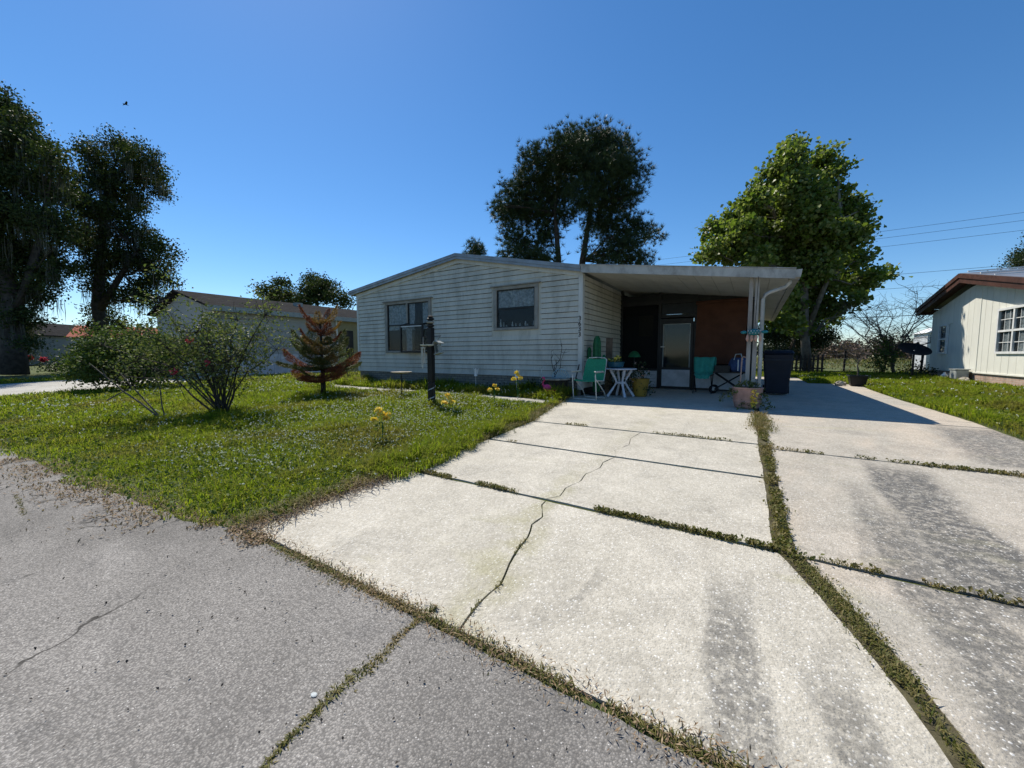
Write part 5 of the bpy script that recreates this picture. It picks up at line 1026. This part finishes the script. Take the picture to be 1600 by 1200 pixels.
# ---------------------------------------------------------------- right background
t = thing('tub_planter', 'square black tub holding the thin leafless sapling at the drive end', 'planter', (2.72, 15.45, FL)); c = Vector((2.72, 15.45, FL))
MB().hexa([c+Vector(v) for v in ((-.16, -.16, 0), (.16, -.16, 0), (.16, .16, 0), (-.16, .16, 0), (-.21, -.21, .30), (.21, -.21, .30), (.21, .21, .30), (-.21, .21, .30))]).build('tub', 'black', t, bevel=.015)
MB().box(c.x-.23, c.x+.23, c.y-.23, c.y-.20, FL+.29, FL+.325).box(c.x-.23, c.x+.23, c.y+.20, c.y+.23, FL+.29, FL+.325).box(c.x-.23, c.x-.20, c.y-.20, c.y+.20, FL+.29, FL+.325).box(c.x+.20, c.x+.23, c.y-.20, c.y+.20, FL+.29, FL+.325).build('rim', 'black', t)
for i, (x, y, s_) in enumerate(((2.28, 15.3, .12), (2.42, 15.6, .09), (6.0, 18.7, .12), (6.1, 19.2, .16), (5.9, 20.6, .12))):
    mb = MB(); mb.ball((x, y, FL+s_*.5), s_, s_*.8, s_*.7, 8, 5); mb.v = [tuple(np.array(v)+R.normal(size=3)*s_*.08) for v in mb.v]
    solo(mb, 'garden_rock', 'stone', ['larger pale rock beside the square black tub', 'smaller pale rock beside the square black tub', 'pale rock just beyond the cream house window by its brick skirting', 'biggest pale rock in front of the grey utility box', 'pale rock past the white jug in the house shade'][i], 'rock', 'rocks by the black tub' if i < 2 else 'rocks by the cream house')
t = thing('picket_fence', 'short dark picket fence beyond the navy bin', 'fence', (1.9, 24.0, FL))
for i in range(13): x = .8+i*.17; MB().hexa([(x, 24, FL), (x+.09, 24, FL), (x+.09, 24.02, FL), (x, 24.02, FL), (x, 24, FL+.9), (x+.09, 24, FL+.9), (x+.09, 24.02, FL+.9), (x, 24.02, FL+.9)]).add([(x, 24, FL+.9), (x+.09, 24, FL+.9), (x+.045, 24, FL+.98), (x, 24.02, FL+.9), (x+.09, 24.02, FL+.9), (x+.045, 24.02, FL+.98)], [(0, 1, 2), (3, 4, 5), (1, 4, 5, 2), (0, 3, 5, 2)]).build('picket', 'wood_dark', t)
for z_ in (.25, .7): MB().box(.78, 3.0, 24.022, 24.06, FL+z_, FL+z_+.07).build('rail', 'wood_dark', t)
t = thing('wire_fence', 'sagging wire field fence on dark wooden posts behind the yards', 'fence', (6, 26.6, FL))
fx = [2.6, 4.1, 6.0, 7.0, 7.9, 9.4, 12, 16]
for x in fx: MB().tube([(x, 26.6, FL-.1), (x+.04, 26.6, FL+1.15)], .05, 7).build('fence_post', 'wood_dark', t)
for z_ in (.25, .5, .75, 1.0): MB().tube([(x+(dx)*1.5/4, 26.54, FL+z_-.02*math.sin(math.pi*dx/4)) for x in fx[:1] for dx in range(0, 37)], .005, 4, False).build('wire', 'grey_box', t)
t = thing('satellite_dish', 'old black satellite dish on a pole near the cream house', 'dish', (5.45, 21.6, FL)); c = Vector((5.45, 21.6, FL+1.12)); 
me_ = MB(); nrm = Vector((.15, -.5, .85)).normalized(); qn = nrm.to_track_quat('Z', 'Y'); V = []; rr = np.linspace(.02, .50, 8)
for r_ in rr: V += [c+qn @ Vector((r_*math.cos(6.283*j/28), r_*math.sin(6.283*j/28), .28*r_*r_)) for j in range(28)]
me_.add(V, [(i*28+j, i*28+(j+1) % 28, (i+1)*28+(j+1) % 28, (i+1)*28+j) for i in range(7) for j in range(28)]).build('reflector', 'black', t, smooth=True)
MB().tube([(5.45, 21.6, FL), (5.45, 21.6, FL+1.12)], .035, 8).build('pole', 'black', t); mb = MB()
for a in (0, 2.09, 4.19): mb.tube([c+qn @ Vector((.42*math.cos(a), .42*math.sin(a), .06)), c+qn @ Vector((0, 0, .34))], .012, 5)
mb.build('feed_arm', 'black', t); MB().ball(c+qn @ Vector((0, 0, .34)), .05, n=8, m=5).build('feed_horn', 'black', t)
t = thing('utility_box', 'grey metal utility box at the base of the cream house', 'box', (6.15, 19.75, FL)); MB().box(6.0, 6.32, 19.5, 20.0, FL, FL+.42).build('cabinet', 'grey_box', t, bevel=.02); MB().box(5.98, 6.34, 19.48, 20.02, FL+.421, FL+.45).build('lid', 'grey_box', t)
t = thing('plastic_jug', 'white plastic jug next to the grey utility box', 'jug', (5.95, 20.25, FL)); MB().lathe((5.95, 20.25, FL), [(.08, 0), (.10, .02), (.10, .2), (.04, .27), (.035, .32)], 12).build('body', 'white', t); MB().tube([(6.04, 20.25, FL+.2), (6.09, 20.25, FL+.25), (6.03, 20.25, FL+.28)], .012, 5).build('handle', 'white', t)
shrub('spiky_shrub', 'dark weedy clump at the shaded corner of the cream house', (5.9, 22.3, FL), [((0, 0, .3), .5, .35), ((-.3, -.5, .2), .4, .25), ((.0, .6, .25), .5, .3)], 'leaf_dark', .09, 20, 120, .12, 6)
# overhead wires on the field side
for i, (x0, z0, x1, z1, y, lab) in enumerate(((-30, 15.2, 90, 17.6, 60, 'top strand'), (-30, 14.5, 90, 16.9, 60.3, 'second strand'), (-30, 13.6, 90, 16.0, 60.6, 'third strand'), (-30, 9.9, 90, 11.2, 55, 'middle strand'), (-30, 8.4, 90, 10.1, 55.4, 'lower middle strand'), (-25, 5.0, 90, 7.2, 50, 'lowest thick strand'))):
    P = [(x0+(x1-x0)*q, y, z0+(z1-z0)*q-1.0*math.sin(q*math.pi)) for q in np.linspace(0, 1, 40)]
    tag(MB().tube(P, .016 if i < 5 else .03, 4, False).build('power_line', 'black'), 'thin overhead power line, %s of those crossing the sky beyond the field' % lab, 'power line', 'overhead power lines')
# soaring bird
b_ = at(-57.3, 60, 38.3); t = thing('bird', 'tiny dark bird soaring in the clear sky above the live oaks', 'bird', b_)
mb = MB().add([b_+Vector(v) for v in ((-.05, -.35, 0), (.05, -.35, 0), (.09, 0, .03), (-.09, 0, .03), (0, .4, 0), (0, 0, -.08))], [(0, 1, 2, 3), (3, 2, 4), (0, 1, 5), (1, 2, 5), (2, 4, 5), (4, 3, 5), (3, 0, 5)]); mb.build('body', 'black', t)
for s_ in (-1, 1): MB().add([b_+Vector(v) for v in ((s_*.06, -.14, .02), (s_*.06, .14, .02), (s_*.5, .10, .18), (s_*.5, -.12, .18), (s_*.95, -.12, .10))], [(0, 1, 2, 3), (3, 2, 4)]).build('wing', 'black', t)
# far wood along the pasture and behind the left homes
def wood(name, label, arr, size, per, mat):
    Cs = []
    for (side, dist, h, w) in arr:
        n = 46; d = unit(n); d[:, 2] = abs(d[:, 2]); Cs.append(np.array(list(at(side, dist, FL+h*.25)))+d*(.4+.6*R.random((n, 1)))*np.array([w, w, h*.75]))
    C = np.concatenate(Cs); Pc = np.repeat(C, per, 0)+R.normal(size=(len(C)*per, 3))*.5; Pc = Pc[Pc[:, 2] > FL]; Vv, F3 = leaves(Pc, size)
    tag(link(name, arrmesh(name, Vv, None, F3), mat), label, 'trees', kind='stuff')
wood('treeline', 'low hazy wood along the far edge of the pasture', [(s__, 120+random.uniform(-8, 8), random.uniform(3.0, 5.5), random.uniform(3, 6)) for s__ in np.arange(60, 190, 3.0)], 1.0, 9, 'leaf_far')
wood('treeline', 'brownish scrub along the middle of the pasture', [(s__, 70+random.uniform(-4, 4), random.uniform(2.0, 4.6), random.uniform(1.5, 3)) for s__ in np.arange(52, 82, 2.2)], .5, 9, 'leaf_dry')
wood('treeline', 'distant green trees behind the far white home', [(s__, 95+random.uniform(-8, 8), random.uniform(5, 8), random.uniform(4, 6)) for s__ in np.arange(-150, -60, 4.0)], 1.0, 9, 'leaf_dark')

# ================================================================== GRASS AND LITTER
def slabs_mask(x, y):
    xe = x-np.where((x < -2.2) & (y < 7.6), .95*(fbm(y*0+3, y, 1.3)-.36)+.10*(vn(x, y, 8)-.5), 0)-.12*np.exp(-((y-2.75)/.3)**2)*(x < -2.2)*2
    m = inpoly(xe, y, [(-3.06, 1.0), (.60, 1.2), (.13, 2.7), (.09, 5.3), (.05, 7.9), (.05, 12.3), (-3.42, 12.3), (-3.42, 8.3), (-3.48, 7.9), (-3.27, 6.9), (-2.95, 5.3), (-2.88, 2.7)])
    m |= inpoly(x, y, [(.60, 1.2), (2.92, 1.2), (2.8, 2.6), (2.72, 5.1), (2.67, 7.5), (2.67, 11.4), (2.75, 14.2), (2.92, 16.22), (1.6, 16.22), (1.6, 20), (.1, 20), (.0, 8)])
    m |= (x > -11.5) & (x < -3.48) & (abs(y-(6.95+.12*np.sin(x*.8)+.25*(-x-3.5)/8)) < .20)
    m |= (x > XL) & (x < XR) & (y > YF) | (x > NX) & (y > NY0) & (y < NY1) | (x < LX) & (x > LXF) & (y > LY0) & (y < 19)
    m |= inpoly(x, y, [(-25.5, 1.1), (-17.9, 1.1), (-18.2, 5.2), (-17.9, 15), (-19.6, 15), (-19.6, 7.9), (-25.5, 7.9)]) | (y < road_edge(x)+.04-.34*(fbm(x, x*0+7, 1.1)-.36)*(x < -3.2)-.10*vn(x, y, 9))
    return m
def scatter(x0, x1, y0, y1, dens, dmin, dmax):
    n = int((x1-x0)*(y1-y0)*dens); x = R.uniform(x0, x1, n); y = R.uniform(y0, y1, n); d = np.hypot(x, y); k = (d > dmin) & (d < dmax) & ~slabs_mask(x, y)
    f = -x*CY+y*CX; s_ = x*CX+y*CY; k &= (f > .5) & (abs(s_) < f*1.5+3.5); return x[k], y[k], d[k]
parts = []
for (x0, x1, y0, y1, dens, dmin, dmax) in ((-9, -2.7, .7, 8.4, 4200, 0, 6.2), (-14, -2.8, .4, 8.4, 2300, 6.2, 10), (-18, -3, .2, 8.5, 1150, 10, 15), (-40, -10, .1, 24, 260, 15, 28), (2.6, 7, 4.5, 24, 1500, 0, 14), (.1, 9, 13, 26.5, 700, 14, 27), (2.75, 10, 1.25, 16.1, 420, 0, 20)):
    parts.append(scatter(x0, x1, y0, y1, dens, dmin, dmax))
gx = np.concatenate([p[0] for p in parts]); gy = np.concatenate([p[1] for p in parts]); gd = np.concatenate([p[2] for p in parts])
tuft = fbm(gx, gy, 1.1); fine = vn(gx, gy, 7); keep = R.random(len(gx)) < np.clip(.35+1.3*fine+.4*(tuft-.5), 0, 1); 
near_edge = np.clip((gy-road_edge(gx))/.5, 0, 1); keep &= R.random(len(gx)) < .35+.65*near_edge
gx, gy, gd, tuft, fine, near_edge = [a[keep] for a in (gx, gy, gd, tuft, fine, near_edge)]
P = np.stack([gx, gy, gz(gy)-.006], 1); sc = np.clip(gd/6, 1, 4)
L = (.03+.20*tuft*tuft*(.35+fine)+.03*R.random(len(gx)))*(.55+.45*near_edge)*np.clip(sc, 1, 1.5)*1.05
L = np.where((gy > 7.2) & (gx < -3.4) & (gx > -11.4), L*1.7, L)
# taller ragged grass hanging over the drive edge
e = np.exp(-((gx+3.05)/.28)**2)*((gy > 2.3) & (gy < 8)); L = L*(1+.9*e)
Wd = (.0028+.0022*R.random(len(gx)))*sc
Vv, F4, F3 = blades(P, L, Wd, .75); tag(link('lawn_grass', arrmesh('lawn_grass', Vv, F4, F3), 'grass'), 'short weedy green grass covering the lawns', 'grass', kind='stuff')
# broad weed leaves low in the grass
k = R.random(len(gx)) < np.where(gd < 10, .16, .10); C = P[k]+np.stack([R.normal(size=k.sum())*.01, R.normal(size=k.sum())*.01, .03+.04*R.random(k.sum())], 1)
n = len(C); Vv, F3 = leaves(C, .03, 1.6, .75, .2); q = (C.repeat(4, 0)-Vv); Vv = C.repeat(4, 0)-q*np.clip(sc[k], 1, 2.5).repeat(4)[:, None]
tag(link('lawn_weeds', arrmesh('lawn_weeds', Vv, None, F3), 'leaf_shrub'), 'broad low weed leaves mixed through the lawn', 'weeds', kind='stuff')
# tiny white weed flowers in drifts
dr_ = fbm(gx+40, gy*1.3, .75); lampd = np.hypot(gx+5.2, gy-4.9); pr = np.clip((dr_-.46)*2.2, 0, 1)*.04*(gx < 2)+.07*np.exp(-(lampd/2.1)**2)+.004
k = (R.random(len(gx)) < pr) & (gd < 20) & (near_edge > .9); C = P[k]; h = (.06+.06*R.random(len(C)))*np.clip(sc[k], 1, 1.6)
C = C+np.stack([R.normal(size=len(C))*.01, R.normal(size=len(C))*.01, h], 1); C2 = np.repeat(C, 4, 0)+R.normal(size=(len(C)*4, 3))*.005*np.repeat(np.clip(sc[k], 1, 2), 4)[:, None]
Vv, F3 = leaves(C2, .0105, .8, .9, .2); cc = C2.repeat(4, 0); Vv = cc+(Vv-cc)*np.repeat(np.clip(sc[k], 1, 2.2), 16)[:, None]
tag(link('lawn_florets', arrmesh('lawn_florets', Vv, None, F3), 'floret'), 'drifts of tiny white weed flowers across the lawn', 'flowers', kind='stuff')
# pasture
x, y = R.uniform(-10, 130, 60000), R.uniform(26.5, 130, 60000); f = -x*CY+y*CX; s_ = x*CX+y*CY; k = (f > 5) & (abs(s_) < f*1.5+3) & (R.random(60000) < np.clip(40/np.hypot(x, y), .15, 1)); x, y = x[k], y[k]; d = np.hypot(x, y)
Vv, F4, F3 = blades(np.stack([x, y, gz(y)-.03], 1), .22*(.4+fbm(x, y, .25))*np.clip(d/40, 1, 2), .03*np.clip(d/30, 1, 4), .6); tag(link('pasture_grass', arrmesh('pasture_grass', Vv, F4, F3), 'grass_far'), 'rough yellowish pasture grass beyond the wire fence', 'grass', kind='stuff')

# weeds rooted in joints and cracks
Ps = []; Ls = []; Ws = []
def weedline(pts, width, dens, lo, hi, patch=0, depth=-.03):
    for (x0, y0), (x1, y1) in zip(pts[:-1], pts[1:]):
        l = math.hypot(x1-x0, y1-y0); n = int(l*dens); q = R.random(n); x = x0+(x1-x0)*q; y = y0+(y1-y0)*q; nx_, ny_ = -(y1-y0)/l, (x1-x0)/l; o = R.normal(size=n)*width*.42*(.5+1.1*vn(x*1.0, y, 4.5))
        x = x+nx_*o; y = y+ny_*o; k = fbm(x*1.0+9, y, 2.2) > patch; x, y = x[k], y[k]
        Ps.append(np.stack([x, y, gz(y)-.005], 1)); Ls.append(lo+(hi-lo)*R.random(len(x))*(.4+fbm(x, y, 5))); Ws.append(.0018+.002*R.random(len(x)))
weedline([(-3.3, 1.14), (-2.4, 1.20), (-1.2, 1.215), (.0, 1.22), (.9, 1.22), (3, 1.22)], .042, 1500, .008, .030, .34)
weedline([(-2.0, 1.20), (1, 1.21)], .10, 800, .008, .025, .48)
weedline(CR, .022, 1100, .008, .028, .27); weedline(CR, .05, 350, .006, .018, .45)
weedline([(-2.86, 2.68), (.16, 2.68)], .022, 900, .015, .05, .47); weedline([(-1.0, 2.68), (.16, 2.68)], .014, 600, .010, .04, .46)
weedline([(.64, 1.22), (.58, 1.57), (.50, 1.94), (.385, 2.31), (.24, 2.67)], .065, 2600, .005, .020, .36); weedline([(.64, 1.22), (.58, 1.57), (.50, 1.94), (.385, 2.31), (.24, 2.67)], .05, 700, .015, .035)
weedline([(.205, 2.67), (.19, 4), (.165, 5.2), (.145, 6.0)], .06, 1500, .010, .045, .33); weedline([(.145, 6.0), (.12, 7.4)], .12, 1100, .03, .10, .35)
weedline([(.25, 2.675), (2.7, 2.655)], .02, 420, .012, .04, .48); weedline([(.2, 5.148), (2.7, 5.118)], .02, 420, .012, .04, .5); weedline([(1.4, 5.13), (2.1, 5.12)], .05, 500, .02, .05, .3)
weedline([(-2.9, 4.05), (.1, 4.05)], .02, 220, .012, .04, .52); weedline([(-2.9, 5.31), (.1, 5.31)], .02, 380, .012, .04, .45); weedline(ck0, .012, 260, .01, .03, .5)
weedline([(-5.35, .48), (-4.95, .46), (-4.6, .44)], .02, 400, .008, .02, .2)
weedline([(-3.5, 7.9), (-3.35, 6.9), (-3.0, 5.3), (-2.95, 2.75), (-3.02, 1.25)], .16, 700, .05, .13)
Pw = np.concatenate(Ps); Vv, F4, F3 = blades(Pw, np.concatenate(Ls), np.concatenate(Ws), .9); tag(link('joint_weeds', arrmesh('joint_weeds', Vv, F4, F3), 'weed'), 'short brown and green weeds growing along the slab joints and road edge', 'weeds', kind='stuff')
C = Pw[R.random(len(Pw)) < .35]; C = C+np.stack([R.normal(size=len(C))*.012, R.normal(size=len(C))*.012, .012+.02*R.random(len(C))], 1); C = C[C[:, 1] > 2.6]; Vv, F3 = leaves(C, .022, .9, .7)
tag(link('joint_leaves', arrmesh('joint_leaves', Vv, None, F3), 'weed'), 'small creeping leaves along the upper driveway joints', 'weeds', kind='stuff')
# straw and dead leaves along the road edge; runners creeping on to the slab
n = 11000; x = R.uniform(-14, -2.6, n); off_ = R.normal(size=n)*.15-.06; y = road_edge(x)+off_*np.where(x < -3.4, 1, .35); k = (fbm(x, y, 1.6) > .33) & (y < road_edge(x)+.16); x, y = x[k], y[k]; C = np.stack([x, y, gz(y)+.004+.014*R.random(len(x))], 1); Vv, F3 = leaves(C, .03, 3, .32, .1)
n = 2600; x = R.uniform(-3.2, .9, n); y = 1.215+R.normal(size=n)*.045; C = np.stack([x, y, gz(y)+.006+.012*R.random(n)], 1); V2, F2 = leaves(C, .022, 3, .2, .1)
n = 2400; x = -2.95+R.normal(size=n)*.09; y = R.uniform(1.25, 2.6, n); C = np.stack([x, y, gz(y)+.006+.02*R.random(n)], 1); V3, F5 = leaves(C, .05, 2.5, .12, .05)
tag(link('edge_litter', arrmesh('edge_litter', np.concatenate([Vv, V2, V3]), None, np.concatenate([F3, F2+len(Vv), F5+len(Vv)+len(V2)])), 'straw'), 'straw and dead leaf litter strewn along the road edge', 'litter', kind='stuff')
mb = MB()
for i in range(46):
    y = random.uniform(1.35, 3.1); x = -2.98+random.uniform(-.05, .08); a = random.uniform(-1.0, .35); P = []
    for q in range(7): P.append((x, y, float(gz(y))+.012+.012*abs(math.sin(q*1.9+i)))); a += random.uniform(-.45, .45); stp = random.uniform(.03, .075); x += math.cos(a)*stp; y += math.sin(a)*stp
    mb.tube(P, [.0035, .0033, .003, .003, .0025, .002, .0015], 4, False)
o = mb.build('grass_runners', 'bark_grey'); tag(o, 'dry runners creeping from the lawn on to the first slab', 'weeds', kind='stuff')
# loose shell on the asphalt, dark grit
mb = MB().ball((-1.27, .71, .003), .014, .010, .0025, 7, 4); solo(mb, 'white_shell', 'curtain', 'small white shell lying loose on the asphalt', 'shell')
n = 500; x = R.uniform(-6, 1.2, n); y = R.uniform(.1, 1.15, n); C = np.stack([x, y, np.full(n, .006)], 1); Vv, F3 = leaves(C, .011, 2.5, .7, .4); tag(link('road_grit', arrmesh('road_grit', Vv, None, F3), 'bark_dark'), 'scattered dark grit and leaf bits on the asphalt', 'grit', kind='stuff')
